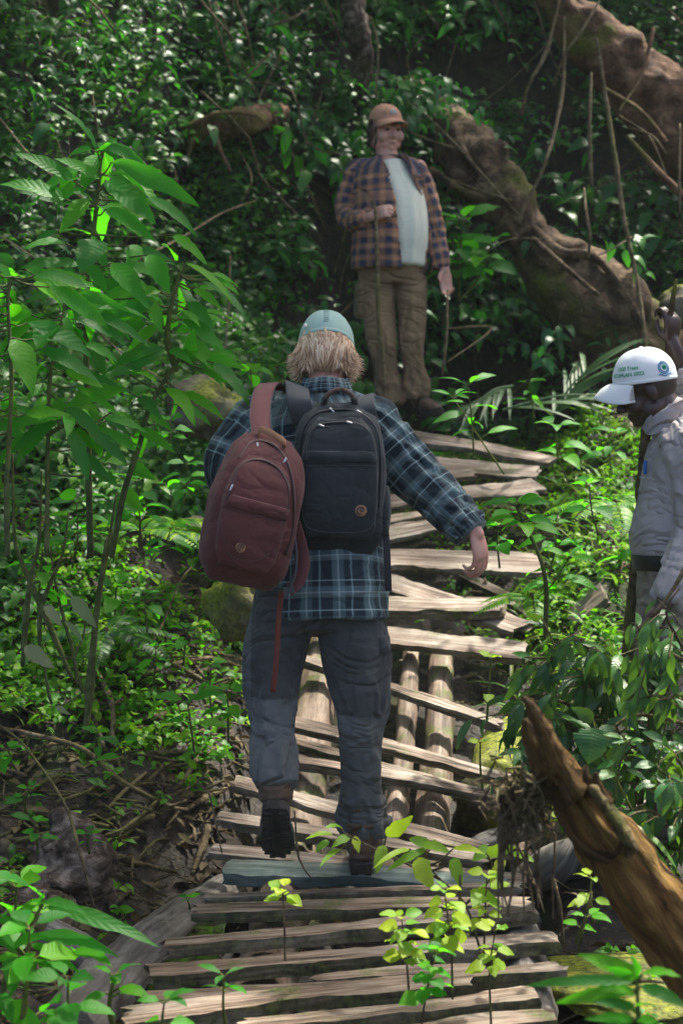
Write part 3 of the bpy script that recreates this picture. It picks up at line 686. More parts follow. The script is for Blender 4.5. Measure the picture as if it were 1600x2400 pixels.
# ---------------------------------------------------------------- sticks on the left bank
GS = 'fallen sticks tangled on the muddy bank'
def stick(pix, r, label, mat='bark', group=GS, lift=.03, name='fallen_stick', D=None, cat='stick', n=8, taper=.6):
    pts = []
    for i, q in enumerate(pix):
        if len(q) == 3: pts.append(P(*q))
        else: pts.append(on_ground(q[0], q[1], lift+.02*((i*7) % 3)))
    m = len(pts); rads = [r*(1-(1-taper)*i/(m-1))*min(1, .45+i/(m-1)*2.2) for i in range(m)]
    g = Geo(); g.limb(pts, rads, n=n, step=.03, cap='flat', rough=.22, rs=len(label))
    return tag(g.make(name, M[mat]), label, cat, group)
z7 = lambda L: [(x/2.045, 1250+y/2.045) for x, y in L]
sticks = [
 ([(0,1000),(150,1060),(400,1160),(600,1270),(850,1420),(900,1450)], .011, 'long straight olive stick crossing the left bank down towards the planks', .05),
 ([(900,1440),(930,1500),(935,1590)], .008, 'short bent twig at the lower end of the long olive stick', .04),
 ([(150,1380),(330,1440),(520,1510)], .012, 'brown stick lying just above the rotten stump', .03),
 ([(400,1590),(600,1660),(840,1740)], .011, 'brown stick running from the rotten stump towards the painted plank', .04),
 ([(570,1670),(680,1760),(800,1860)], .008, 'thin twig pointing down at the muddy water', .04),
 ([(80,1540),(240,1530),(430,1560)], .014, 'thick stub lying across the top of the rotten stump', .04),
 ([(520,1160),(440,1300),(270,1390)], .010, 'curved pale root left of the long olive stick', .03),
 ([(430,1530),(600,1500),(750,1400)], .008, 'thin arched stick above the water', .04),
 ([(490,1380),(600,1290),(700,1230)], .009, 'pale stick crossing under the long olive stick', .02),
 ([(610,960),(780,950),(930,940)], .014, 'horizontal red brown stick under the overhanging leaves', .04),
 ([(660,1120),(850,1130),(1100,1170)], .014, 'horizontal brown stick left of the crumbling plank tip', .04),
 ([(620,1110),(820,1170),(1000,1160)], .009, 'thin stick just below the horizontal brown one', .02),
 ([(700,1240),(780,1190),(830,1190)], .010, 'short hooked root on the mud', .03),
 ([(740,1240),(770,1310)], .009, 'short stub standing by the hooked root', .04),
 ([(840,1270),(900,1220),(960,1130)], .011, 'bent stick left of the pale plank end', .03),
 ([(890,1370),(980,1340),(1080,1320)], .014, 'thick short stick behind the pale plank end', .03),
 ([(730,1310),(860,1330),(1010,1240)], .007, 'greenish twig bowed above the mud', .04),
 ([(640,700),(740,700),(850,750),(960,760)], .012, 'crooked pale branch near the left knee of the walker', .05),
 ([(670,770),(800,740),(1000,720),(1150,710)], .011, "long yellowish branch reaching towards the walker's knee", .06),
 ([(620,780),(760,600),(860,380),(920,250)], .005, 'very thin pale twig rising diagonally behind the bank leaves', .08),
 ([(500,640),(560,560),(600,480)], .009, 'upright crooked twig on the upper bank', .06),
 ([(450,690),(500,820),(540,950),(540,1090)], .014, 'crooked pale root hanging down below the shrub stems', .05),
 ([(420,880),(470,1020),(500,1140)], .012, 'second crooked root beside the hanging one', .04),
 ([(920,1680),(970,1580),(1000,1500)], .016, 'dark wet root standing by the thin reddish plank', .03),
 ([(1000,1640),(1050,1690),(1070,1720)], .018, 'thick dark root end under the painted plank', .02),
 ([(540,1490),(680,1430),(740,1440)], .016, 'thick muddy stick in the middle of the bank', .02),
 ([(0,1390),(160,1310),(290,1270)], .009, 'greenish stick at the left edge above the stump', .04),
 ([(720,560),(800,610),(960,690)], .007, 'thin twig slanting down across the bank leaves', .07),
 ([(980,300),(1100,340),(1150,370)], .006, 'twig lying on the pinkish rock', .1),
 ([(480,1780),(620,1830),(740,1920)], .006, 'thin rust coloured twig over the bottom left leaves', .05),
 ([(660,640),(700,760),(640,700)], .010, 'short forked root by the crooked pale branch', .03),
]
for L, r, lb, lf in sticks: stick(z7(L), r, lb, lift=lf, mat='vine' if 'pale' in lb or 'olive' in lb or 'yellow' in lb else 'bark')
# random small litter twigs, too many to count, and dead leaves
def litter():
    g = Geo(); r = np.random.default_rng(5)
    for _ in range(950):
        if r.random() < .78: x, y = r.uniform(-1.5, -.35), r.uniform(3.7, 7)
        else: x, y = r.uniform(.4, 1.6), r.uniform(3.7, 9.4)
        z = float(G(x, y))+.02; a = r.uniform(0, 6.28); L = r.uniform(.05, .3)
        d = np.array((math.cos(a), math.sin(a), r.normal(0, .15)))*L/2; p = np.array((x, y, z)); k = r.normal(0, .03, 3)
        g.limb([p-d, p+k*.6+(0, 0, .01), p+d], [r.uniform(.002, .007)]*3, n=5, step=.06, cap='flat')
    tag(g.make('twig_litter', M['bark']), kind='stuff')
    n = 3800; x = np.where(r.random(n) < .6, r.uniform(-1.7, -.3, n), r.uniform(-.6, 1.9, n)); y = r.uniform(3.3, 9.6, n)
    z = G(x, y)+.02+.02*r.random(n); a = r.uniform(0, 6.28, n)
    tag(leaves('dead_leaf_litter', (np.stack([x, y, z], 1), np.stack([np.cos(a), np.sin(a), r.normal(0, .2, n)], 1), np.stack([r.normal(0, .4, n), r.normal(0, .4, n), np.ones(n)], 1), r.uniform(.03, .09, n), r.uniform(.015, .04, n)), M['litter'], k=3, fold=.3, droop=.3), kind='stuff')
litter()

# ---------------------------------------------------------------- hillside foliage (nobody could count it)
def wall_points(n, r, xlo, xhi, dlo, dhi):
    x = r.uniform(xlo, xhi, n); yw = np.interp(x, [-3.2, -1.7, -.9, .4, 3], [7.0, 7.9, 9.7, 10.3, 10.5])
    y = yw+r.uniform(dlo, dhi, n); return np.stack([x, y, G(x, y)], 1)
r = np.random.default_rng(11)
O = wall_points(24000, r, -3.4, 3.2, -.1, 4.6)
dens = fbm(O[:, 0]*1.6, O[:, 2]*1.9, O[:, 1], 50, 3)
# the trunk areas stay bare
O = O[dens*1.7+r.random(len(O))*.6 > -.02]
lf = sstep(.3, -1.6, O[:, 0])
D_ = np.stack([r.normal(0, .55, len(O)), -1.1+r.normal(0, .3, len(O)), r.uniform(-.1, .9, len(O))], 1)
args, rb = sprig_args(O, D_, n=7, length=.34, LL=.062, WW=.032, up=(0, -.45, 1), seed=2)
hm = tag(leaves('hillside_foliage', args, M['leaf_far'], rnd=rb, k=3, fold=.3, droop=.5), kind='stuff')
O = wall_points(2100, r, -3.4, 3.2, -.2, 4.4); O = O[fbm(O[:, 0]*1.1+4, O[:, 2]*1.3, O[:, 1], 57, 3)+r.random(len(O))*.5 > .05]; O[:, 1] -= .12
D_ = np.stack([r.normal(0, .5, len(O)), -1.+r.normal(0, .3, len(O)), r.uniform(.0, 1., len(O))], 1)
args, rb = sprig_args(O, D_, n=6, length=.42, LL=.125, WW=.055, up=(0, -.55, 1), seed=12, droop=.7, scatter=.5)
tag(leaves('broad_hillside_foliage', args, M['leaf_mid'], rnd=rb, k=5, fold=.3, droop=.6), kind='stuff')
# low broad bushes of the left bank
O = wall_points(5600, r, -3.3, -.5, -2.3, .8); O = O[fbm(O[:, 0]*2, O[:, 1]*2, O[:, 2], 61)+r.random(len(O)) > .2]
D_ = np.stack([.35+r.normal(0, .5, len(O)), -.8+r.normal(0, .4, len(O)), r.uniform(.1, 1, len(O))], 1)
args, rb = sprig_args(O, D_, n=8, length=.36, LL=.058, WW=.03, up=(0, -.3, 1), seed=4)
tag(leaves('bank_bushes', args, M['leaf_far'], rnd=np.clip(rb+.15, 0, 1), k=3, fold=.3, droop=.5), kind='stuff')
# trailing dry vines and shoots on the hill
g = Geo()
for _ in range(220):
    p = wall_points(1, r, -3, 3, .2, 4.2)[0]+np.array((0, -.35, .1)); a = r.uniform(-.9, .9); L = r.uniform(.4, 1.6)
    d = np.array((math.sin(a), -.1, -math.cos(a)))*L; k = r.normal(0, .08, 3)
    g.limb([p, p+d*.35+k, p+d*.7-k*.6, p+d], [r.uniform(.003, .008)]*4, n=5, step=.1, cap='flat')
tag(g.make('hillside_twigs', M['vine']), kind='stuff')
# small leaves covering the ground
def cover(name, n, box, mat, LL, length, seed, keep=None, rshift=0, hi=.0):
    r = np.random.default_rng(seed); x = r.uniform(box[0], box[1], n); y = r.uniform(box[2], box[3], n)
    d = x-path_x(y)
    k = (np.abs(d) > np.where(y > 7.3, .0, .66)) & (fbm(x*3.1, y*3.1, 0, seed)+r.random(n)*.7 > .15)
    k &= (np.abs(d) > .48) | (r.random(n) < .12*(y > 6.9))
    if keep is not None: k &= keep(x, y)
    x, y = x[k], y[k]; O = np.stack([x, y, G(x, y)+hi], 1)
    D_ = np.stack([r.normal(0, .7, len(x)), -.2+r.normal(0, .7, len(x)), r.uniform(.4, 1.3, len(x))], 1)
    a, rb = sprig_args(O, D_, n=6, length=length, LL=LL, WW=LL*.58, up=(0, -.15, 1), seed=seed, scatter=.5)
    tag(leaves(name, a, M[mat], rnd=np.clip(rb+rshift, 0, 1), k=3, fold=.25, droop=.4), kind='stuff')
cover('ground_cover', 6200, (.4, 2.6, 6.1, 10.2), 'leaf_bank', .036, .16, 21, rshift=.1)
cover('ground_cover', 5200, (-2.0, -.35, 5.9, 9.9), 'leaf_bank', .036, .18, 22, rshift=0.1)
cover('ground_cover', 420, (-2.2, -.6, 3.6, 6.4), 'leaf_bank', .042, .14, 23, keep=lambda x, y: (x < -.85) | (fbm(x*2, y*2, 0, 5) > .25))
cover('ground_cover', 700, (.75, 2.2, 3.8, 6.3), 'leaf_bank', .040, .16, 24)
cover('ground_cover', 750, (-1.2, -.35, 6.0, 7.4), 'leaf_bank', .045, .18, 26)
cover('path_moss_leaves', 700, (-.3, 1.5, 7.4, 9.9), 'leaf_bank', .030, .10, 25, rshift=.15, hi=.08)
# grass around the top of the climb
def grass(name, n, box, H, seed):
    r = np.random.default_rng(seed); x = r.uniform(box[0], box[1], n); y = r.uniform(box[2], box[3], n)
    a = r.uniform(0, 6.28, n)
    tag(leaves(name, (np.stack([x, y, G(x, y)], 1), np.stack([np.cos(a)*.7, np.sin(a)*.7, r.uniform(.6, 1.6, n)], 1), np.stack([-np.cos(a), -np.sin(a), np.ones(n)*.8], 1), r.uniform(.5, 1.3, n)*H, H*.06), M["grass"], kind="blade", k=5, fold=.4, droop=.9), kind='stuff')
grass('grass', 1500, (.0, 2.4, 8.7, 10.3), .24, 3)
grass('grass', 1100, (.7, 2.2, 6.0, 8.7), .26, 4)
grass('grass', 160, (-1.6, -.7, 3.6, 6), .14, 5)
# ---------------------------------------------------------------- plants
TOCAM = np.array((0, -1., .12))
def near_on(stems, p):
    best = (1e9, None)
    for k, s in enumerate(stems):
        for i in range(len(s)-1):
            a, b = s[i], s[i+1]; t = np.clip(np.dot(p-a, b-a)/np.dot(b-a, b-a), 0, 1); c = a+t*(b-a); d = np.linalg.norm(p-c)
            if d < best[0]: best = (d, c, k)
    return best[1:]
def traced_shrub(name, label, stems, lv, mat, rad=.010, seed=0, group=None, extra=0, up=(.1, -.75, .7), smat='stem', wk=1.15, droop=.35, cat='shrub'):
    """stems: polylines of (px,py,D); lv: (base px,py, tip px,py, width px, D base, D tip)"""
    r = np.random.default_rng(seed)
    st = [np.array([P(*q) for q in s]) for s in stems]
    root = empty(name, st[0][0], label, cat, group)
    gs_ = []
    for s in st:
        g = Geo(); m = len(s); g.limb(s, [rad*(1-.6*i/(m-1)) for i in range(m)], n=10, step=.03, rough=.15, rs=seed); gs_.append(g)
    B, T_, W_ = [], [], []
    for (bx, by, tx, ty, w, d0, d1) in lv:
        B.append(P(bx, by, d0)); T_.append(P(tx, ty, d1)); W_.append(w*wk*(d0+d1)/2/FPX)
    for _ in range(extra):
        s = st[r.integers(len(st))]; q = r.uniform(.35, 1)*(len(s)-1); i = min(int(q), len(s)-2); c = s[i]+(s[i+1]-s[i])*(q-i)
        a = r.uniform(0, 6.28); l = r.uniform(.10, .22); o = np.array((math.cos(a), math.sin(a)*.7+.2, r.uniform(-.3, .5))); b = c+o*r.uniform(.03, .12)
        B.append(b); T_.append(b+nrm(o+(0, 0, -.4))*l); W_.append(l*r.uniform(.24, .34))
    B, T_ = np.array(B), np.array(T_); L = np.linalg.norm(T_-B, axis=1)
    D_ = nrm(T_-B); N = np.asarray(up, float)+r.normal(0, .22, B.shape)
    D_ = D_+N*.12
    leaves('foliage', (B, D_, N, L*1.06, np.array(W_)), M[mat], root, k=12, fold=.22, droop=droop, serr=.30, seed=seed)
    for b in B:
        c, k = near_on(st, b)
        if np.linalg.norm(c-b) > .004: gs_[k].limb([c, c*.5+b*.5-(0, 0, .008), b], [.0035, .0028, .0022], n=6, step=.02)
    for g in gs_: g.make('stem', M[smat], root)
    return root
def z6(L, d0=5.35, d1=5.25): return [(x0/2.138, 200+y0/2.138, x1/2.138, 200+y1/2.138, w/2.138, d0+dd, d1+dd) for (x0, y0, x1, y1, w, dd) in L]
p6 = lambda L, D: [(x/2.138, 200+y/2.138, D) for x, y in L]
GS2 = 'broad leaved shrubs on the left bank'
traced_shrub('broad_leaved_shrub', 'tallest broad leaved shrub on the left bank, bright leaves fanned high above the other shrubs',
 [p6([(455, 2352), (440, 1700), (435, 1100), (470, 740), (495, 520), (510, 320)], 5.5)],
 z6([(490,330,345,60,70,0),(520,330,560,240,62,0),(530,300,755,385,55,0),(540,290,700,330,40,.1),(370,480,108,300,80,0),(500,470,310,330,62,.05),(330,570,20,440,95,.1),(330,600,120,500,80,.2),
     (560,385,988,548,92,-.1),(530,480,775,640,112,-.05),(740,560,992,695,62,0),(530,620,772,742,72,0),(450,750,330,680,62,0),(330,790,130,770,60,0),(500,780,400,915,135,-.1),
     (870,750,1032,865,55,0),(880,880,850,755,62,.1),(740,850,850,1000,85,0),(690,800,650,900,70,.1),(470,590,400,500,50,.2),(480,620,330,560,50,.3),(550,440,720,520,70,.15),(430,960,300,1000,70,.1),(440,900,530,1010,60,.1),
     (430,1050,330,1180,60,.1),(300,1180,190,1260,80,.1),(560,890,745,1085,92,0),(740,1060,810,1210,62,0),(590,1000,700,1190,110,.2),(470,1150,640,1180,60,.2),(430,1280,520,1420,90,.3),(420,1160,300,1150,50,.25)]), 'leaf_big', .012, 1, GS2, extra=34)
traced_shrub('broad_leaved_shrub', 'leaning shrub whose leaves reach out nearest to the walker\'s left shoulder',
 [p6([(560, 2352), (620, 2050), (700, 1800), (740, 1640), (800, 1520), (900, 1370), (940, 1290)], 5.35), p6([(880, 1420), (840, 1260), (860, 1100), (900, 950)], 5.35)],
 z6([(930,890,1195,1022,52,0),(1010,980,1265,1107,60,0),(970,1020,1102,1090,45,0),(940,1085,1070,1200,62,0),(1060,970,1195,1020,40,.1),(900,1000,990,1130,55,.1),(940,1390,965,1250,62,0),(1010,1350,1212,1397,52,0),
     (1070,1390,1262,1562,72,-.05),(920,1535,1115,1632,48,0),(850,1320,955,1372,52,0),(700,1560,795,1632,62,0),(700,1720,862,1812,52,0),(640,1440,790,1432,84,-.05),(960,1360,1060,1330,50,.1),(880,1240,960,1190,60,.15),(820,1140,760,1060,60,.15),
     (1000,1400,1130,1470,50,.1),(760,1500,640,1560,60,.15),(980,1300,1100,1290,40,.1),(1060,1330,1200,1340,40,.1),(720,1640,860,1700,44,.1),(650,1900,760,1960,60,.15),(620,2020,700,2120,60,.2)]), 'leaf_big', .011, 2, GS2, extra=34)
traced_shrub('broad_leaved_shrub', 'shrub with long arching leaves beside the left edge, its tip leaves bitten and pale',
 [p6([(235, 2352), (240, 1900), (250, 1480), (300, 1250), (330, 1050)], 5.1), p6([(240, 1750), (330, 1700), (400, 1700)], 5.1)],
 z6([(130,920,402,1052,85,-.1),(400,1040,642,1117,52,-.1),(380,1120,752,1217,62,-.15),(240,1160,432,1252,42,-.1),(230,1400,605,1472,48,-.1),(380,1510,602,1622,42,-.1),(260,1560,368,1712,62,-.1),(360,1825,548,1952,62,-.15),
     (470,1950,575,1965,85,-.1),(400,1700,702,1782,32,-.1),(330,1010,220,960,60,0),(340,1030,360,900,50,0),(320,1060,480,1000,50,0),(250,1500,130,1560,50,.1),(250,1420,400,1380,60,.1),(560,1640,500,1540,60,0),(560,1640,680,1660,50,0),(545,1680,440,1640,50,.1),(350,1590,520,1700,110,.15),(250,1620,110,1640,44,.1),(640,1900,520,1860,50,.2)]), 'leaf_big', .008, 3, GS2, extra=34)
traced_shrub('broad_leaved_shrub', 'shrub cut by the left edge with holed leaves low on a dark stem',
 [p6([(40, 2352), (35, 2000), (60, 1500), (40, 1060), (60, 960)], 4.95)],
 z6([(60,980,5,880,75,-.1),(70,960,125,915,60,-.1),(40,1000,0,930,60,-.1),(0,1345,222,1402,62,-.1),(55,1600,222,1662,34,-.1),(0,1630,132,1712,62,-.1),(60,980,300,920,60,0),(70,1090,180,1140,36,-.1),(60,1330,200,1300,90,.1),(50,1300,30,1380,60,0),(70,970,30,860,50,0),(60,1000,-60,1060,60,0),(60,1500,-40,1480,50,0),(50,1700,150,1800,50,.1),(45,1900,-60,1850,60,0)]), 'leaf_big', .009, 4, GS2, extra=34)
# bare stems of the thicket below
z7D = lambda L, D: [(x/2.045, 1250+y/2.045, D) for x, y in L]
for L, rr, D, lb in [([(60,-400),(70,0),(90,100),(160,260),(250,470),(350,700)], .014, 5.6, 'slanting bare stem running from the left edge down to the root clump'),
  ([(200,-300),(190,30),(150,200),(125,420),(110,640)], .013, 5.5, 'bare stem forking low at the left edge'),
  ([(330,-100),(300,100),(240,240),(195,380),(190,560)], .011, 5.6, 'mossy bare stem crossing the forked one'),
  ([(510,30),(480,250),(450,520),(430,760),(410,960)], .018, 5.5, 'thick dark mossy stem rising from the hanging roots'),
  ([(240,0),(260,200),(310,420),(350,560),(365,700)], .009, 5.7, 'thin straight stem behind the slanting one'),
  ([(560,-200),(520,60),(470,330),(440,640)], .012, 5.6, 'dark stem leaning right next to the thick mossy one'),
  ([(210,520),(215,640),(240,790),(250,820)], .007, 5.4, 'short curved mossy stem under the faded leaves')]:
    stick(z7D(L, D)[::-1], rr, lb, 'stem', 'bare stems of the left thicket', name='bare_sapling', cat='sapling', n=10, taper=.25)
# faded leaves hanging among the stems
traced_shrub('faded_sprig', 'sprig of faded whitish leaves hanging among the bare stems', [z7D([(400,760),(360,600),(400,500),(405,400),(380,330)], 5.1)],
 [(a/2.045, 1250+b/2.045, c/2.045, 1250+d/2.045, w/2.045, 5.1, 5.05) for a, b, c, d, w in [(340,300,455,435,80),(215,345,295,430,62),(310,420,400,500,34),(120,540,250,635,90),(270,830,325,860,30),(300,265,350,290,30)]], 'leaf_pale', .005, 6, None, up=(0,-.9,.5), cat='sprig', wk=.85)

def seedling(name, label, base, top, n, L, W, mat, seed, group=None, rad=.004, kind='ovate', spread=.8, bottom=.35, droop=.35, whorl=4, up=(0, -.35, 1), smat='stem', k=6, cat='plant', lean=0, kk=.25):
    """upright stem with leaves set around it; base and top are world points"""
    r = np.random.default_rng(seed); base = np.asarray(base, float); top = np.asarray(top, float); H = np.linalg.norm(top-base)
    mid = (base+top)/2+r.normal(0, .04*H, 3)
    root = empty(name, base, label, cat, group)
    g = Geo(); g.limb([base, mid, top], [rad, rad*.8, rad*.5], n=7, step=.02)
    Pn, Dn, Nn, Ln = [], [], [], []
    ph = r.uniform(0, 6.28)
    for i in range(n):
        t = bottom+(1-bottom)*(i+.5)/n if i < n-whorl else 1-.02*r.random()
        c = (base*(1-t)**2+2*mid*t*(1-t)+top*t*t) if t < 1 else top
        ph += 2.4; a = ph+r.normal(0, .3); o = np.array((math.cos(a), math.sin(a), .35+.4*(t > .95)+r.normal(0, .15)))
        l = L*r.uniform(.6, 1.1)*(1 if t < .93 else .8)
        st = c+nrm(o)*l*kk
        g.limb([c, st], [rad*.45, rad*.35], n=5, step=.02)
        Pn.append(st); Dn.append(o+(0, 0, -spread*.4)); Nn.append(np.asarray(up)+r.normal(0, .25, 3)); Ln.append(l)
    g.make('stem', M[smat], root)
    Ln = np.array(Ln)
    leaves('foliage', (np.array(Pn), np.array(Dn), np.array(Nn), Ln, Ln*W), M[mat], root, k=k, kind=kind, fold=.2, droop=droop, serr=.26, seed=seed)
    return root
def sl(label, bx, by, tx, ty, D, n, L, W=.5, mat='leaf_big', seed=1, **kw): return seedling(kw.pop('name', 'seedling'), label, P(bx, by, D), P(tx, ty, D-.05), n, L, W, mat, seed, **kw)
sl('young sapling with bright leaf rosette on a long bare stem', 1278, 1490, 1208, 1185, 5.6, 15, .13, .42, seed=3, rad=.009, bottom=.82, whorl=7, name='young_sapling')
sl('broad leaved plant behind the waiting person, right of the pale tee', 1075, 700, 1085, 520, 9.55, 18, .24, .48, seed=5, rad=.010, bottom=.3, whorl=5, name='broad_leaved_plant')
sl('broad leaved plant leaning right under the fallen trunk, next to the waiting person', 1080, 700, 1150, 575, 9.5, 11, .22, .46, seed=6, rad=.008, bottom=.5, name='broad_leaved_plant')
GL2 = 'lime green saplings growing up between the planks'
kl = dict(mat='leaf_lime', group=GL2, name='lime_sapling', rad=.003, smat='bark', kind='ovate', droop=.3, W=.72)
sl('lime sapling with one yellow leaf cluster standing alone in front of the boots', 668, 2250, 662, 2085, 4.0, 9, .057, seed=2, bottom=.85, **kl)
sl("tallest lime sapling with a leggy dark stem right of the walker's standing boot", 1133, 2265, 1140, 2055, 4.1, 15, .054, seed=12, bottom=.5, **kl)
sl('lime sapling with a dense crown in the centre of the group', 1060, 2340, 1040, 2085, 3.9, 25, .054, seed=23, bottom=.45, **kl)
sl('lime sapling with leaves hanging over the wide cracked plank', 960, 2350, 940, 2150, 3.85, 21, .051, seed=34, bottom=.4, **kl)
sl('lime sapling with darker drooping leaves at the bottom of the group', 985, 2420, 1020, 2230, 3.7, 18, .059, seed=45, bottom=.4, mat='leaf_big', **{k_: v for k_, v in kl.items() if k_ != 'mat'})
sl('lime sapling bending towards the right plank ends', 1150, 2400, 1160, 2180, 3.9, 12, .052, seed=56, bottom=.5, **kl)
traced_shrub('lime_sapling', "lime sapling spraying large torn leaves sideways beside the walker's standing boot", [[(1135,2265,4.1),(1090,2120,4.15),(1030,2060,4.2),(985,2010,4.2)],[(1090,2120,4.15),(1150,2060,4.15),(1200,2000,4.2)],[(1030,2060,4.2),(900,2000,4.25),(810,1955,4.3)]],
 [(1000,1990,905,2030,30,4.2,4.15),(975,2010,1010,2080,62,4.15,4.1),(990,1980,1050,1985,40,4.2,4.15),(960,1990,880,2010,26,4.2,4.1),(1060,2010,1080,2075,44,4.15,4.1),(1100,2090,1170,2110,40,4.1,4.05),(1140,2000,1200,1985,42,4.15,4.1),(1150,1985,1110,2010,44,4.2,4.15),
  (905,1960,960,1920,46,4.25,4.2),(900,1980,880,2040,40,4.25,4.2),(820,1960,780,1975,30,4.3,4.25),(800,1940,770,1925,26,4.3,4.25),(830,1960,840,1990,26,4.3,4.25),(770,1970,740,1990,24,4.3,4.25),(800,1990,750,2010,24,4.3,4.2),(780,1955,720,1950,28,4.3,4.25),(1060,1990,1130,1985,34,4.15,4.1),(1010,1985,960,1960,40,4.2,4.2),(1200,2000,1250,2010,30,4.2,4.15),(1180,2010,1150,2070,36,4.15,4.1)],
 'leaf_lime', .0035, 7, GL2, up=(0,-.7,.7), smat='bark', wk=.75, cat='sapling')
# bottom left plant
traced_shrub('serrated_plant', 'large serrated plant in the bottom left corner, long leaf pointing at the planks',
 [z7D([(0,2300),(60,2000),(130,1900),(200,1790)], 3.75), z7D([(110,2352),(130,2150),(160,2030)], 3.7)],
 [(a/2.045, 1250+b/2.045, c/2.045, 1250+d/2.045, w/2.045, 3.75, 3.65) for a, b, c, d, w in [(210,1750,-20,1560,110),(220,1790,745,1905,80),(150,1930,550,1945,85),(150,1970,370,2050,50),(350,2000,512,2002,90),(360,2010,285,1900,40),(200,1770,380,1750,60),(190,1780,100,1790,70),(200,1760,150,1720,60),
   (130,1920,20,1800,70),(80,2000,-10,1900,80),(60,2020,60,2180,80),(160,2030,130,2130,50),(160,2040,280,2090,40),(160,2050,90,2120,40),(20,2260,190,2352,90),(0,2200,60,2310,70),(200,2290,400,2330,60),(190,2340,330,2290,50),(60,1990,160,1890,60)]], 'leaf_big', .008, 11, None, up=(.1,-.5,.8))
sl('small rosette seedling beside the slanting wet log', 265, 2400, 268, 2290, 3.75, 8, .085, .42, seed=8, bottom=.6, rad=.007, group='small seedlings on the left bank')
sl('small seedling with narrow leaves standing in front of the lowest left planks', 530, 2410, 525, 2290, 3.6, 7, .075, .3, seed=9, bottom=.7, rad=.004, kind='lance', group='small seedlings on the left bank')
for i, (bx, by, tx, ty, D, n, L, lb) in enumerate([(535,1740,535,1625,5.3,9,.11,"seedling with pale teal leaves just left of the walker's knee"),(455,1760,440,1650,5.35,6,.13,'seedling with one long teal leaf on the bank'),(500,1700,495,1560,5.8,8,.09,'seedling beside the yellowish branch'),
   (230,1790,225,1720,5.2,7,.06,'tiny pale seedling above the long olive stick'),(300,1830,290,1750,5.1,6,.08,'seedling with a spotted hanging leaf over the long olive stick'),(210,2000,208,1955,4.9,6,.05,'tiny seedling next to the thick stub on the stump'),
   (345,1480,340,1395,6.1,7,.09,'bright seedling with rounded leaves below the fern'),(270,1440,272,1380,5.9,5,.13,'seedling with one broad bright leaf between the stems'),(430,1560,440,1480,6.0,9,.08,'teal seedling on the upper bank'),(360,1600,365,1520,5.8,8,.08,'seedling standing in shade in the middle of the upper bank'),
   (445,2130,440,2110,4.7,4,.05,'tiny seedling on the edge of the muddy water'),(90,2000,80,1930,4.7,7,.07,'seedling left of the rotten stump'),(25,1800,20,1760,4.8,6,.07,'seedling touching the left edge above the stick'),(60,1900,70,1850,4.9,7,.06,'dark seedling between two sticks at the left edge'),(380,1330,400,1240,6.3,10,.09,'bushy seedling behind the fern'),(520,1350,505,1290,6.2,8,.09,'seedling under the bottom of the maroon pack')]):
    sl(lb, bx, by, tx, ty, D, n, L, .5, seed=70+i, bottom=.45, rad=.004, group='small seedlings on the left bank')
# right side plants
for i, (bx, by, tx, ty, D, n, L, W_, lb, mt) in enumerate([(1110,1070,1095,905,6.6,9,.15,.28,'tall seedling with upright blade leaves behind the elbow of the sleeve','leaf_big'),(1180,1110,1060,930,7.0,6,.16,.22,'thin seedling with two hanging blade leaves above the short pinkish plank','leaf_big'),
   (1330,1130,1300,1000,7.0,9,.14,.4,'seedling with a yellow spotted leaf in the middle of the right slope','leaf_big'),(1290,1330,1300,1230,6.0,10,.12,.4,'seedling with teal leaves next to the young sapling','leaf_big'),(1400,1250,1380,1140,6.2,10,.12,.4,'seedling near the stooping person\'s stomach','leaf_big'),
   (1240,1420,1330,1310,5.9,8,.13,.35,'low plant sending a broad teal leaf to the right of the sapling stem','leaf_big'),(1170,1330,1165,1235,6.1,7,.09,.6,'seedling with a pale green bitten leaf beside the hanging hand','leaf_big'),(1140,1690,1150,1545,5.0,5,.05,.7,'thin seedling with one lime leaf at the right end of the wavy plank','leaf_lime'),
   (1130,1850,1125,1740,4.8,4,.04,.7,'thin dark seedling with a small lime leaf over the slanting planks','leaf_lime'),(1390,2160,1385,2060,4.1,8,.06,.5,'small seedling under the slanting ochre stem','leaf_lime'),(1350,2210,1375,2150,4.0,6,.07,.45,'seedling with limp leaves on the mossy mound','leaf_big'),
   (1280,1960,1275,1890,4.3,8,.06,.6,'lime seedling behind the hanging fibres','leaf_lime'),(1560,1900,1545,1760,4.4,10,.065,.5,'heart leaved seedling behind the upper part of the ochre stem','leaf_dark'),(1440,1880,1470,1740,4.5,9,.07,.45,'dark seedling above the ochre stem near the right edge','leaf_dark'),(1500,1370,1490,1250,6.0,9,.12,.3,'seedling in front of the upright pole','leaf_big'),(1430,1100,1440,1020,7.2,8,.12,.4,'seedling in front of the tilted weathered board','leaf_big'),(1250,980,1240,900,8.4,8,.12,.3,'seedling beside the cut palm leaves','leaf_big')]):
    sl(lb, bx, by, tx, ty, D, n, L, W_, seed=110+i, bottom=.4, rad=.004, mat=mt, group='seedlings on the right slope', name='seedling')
r = np.random.default_rng(77)
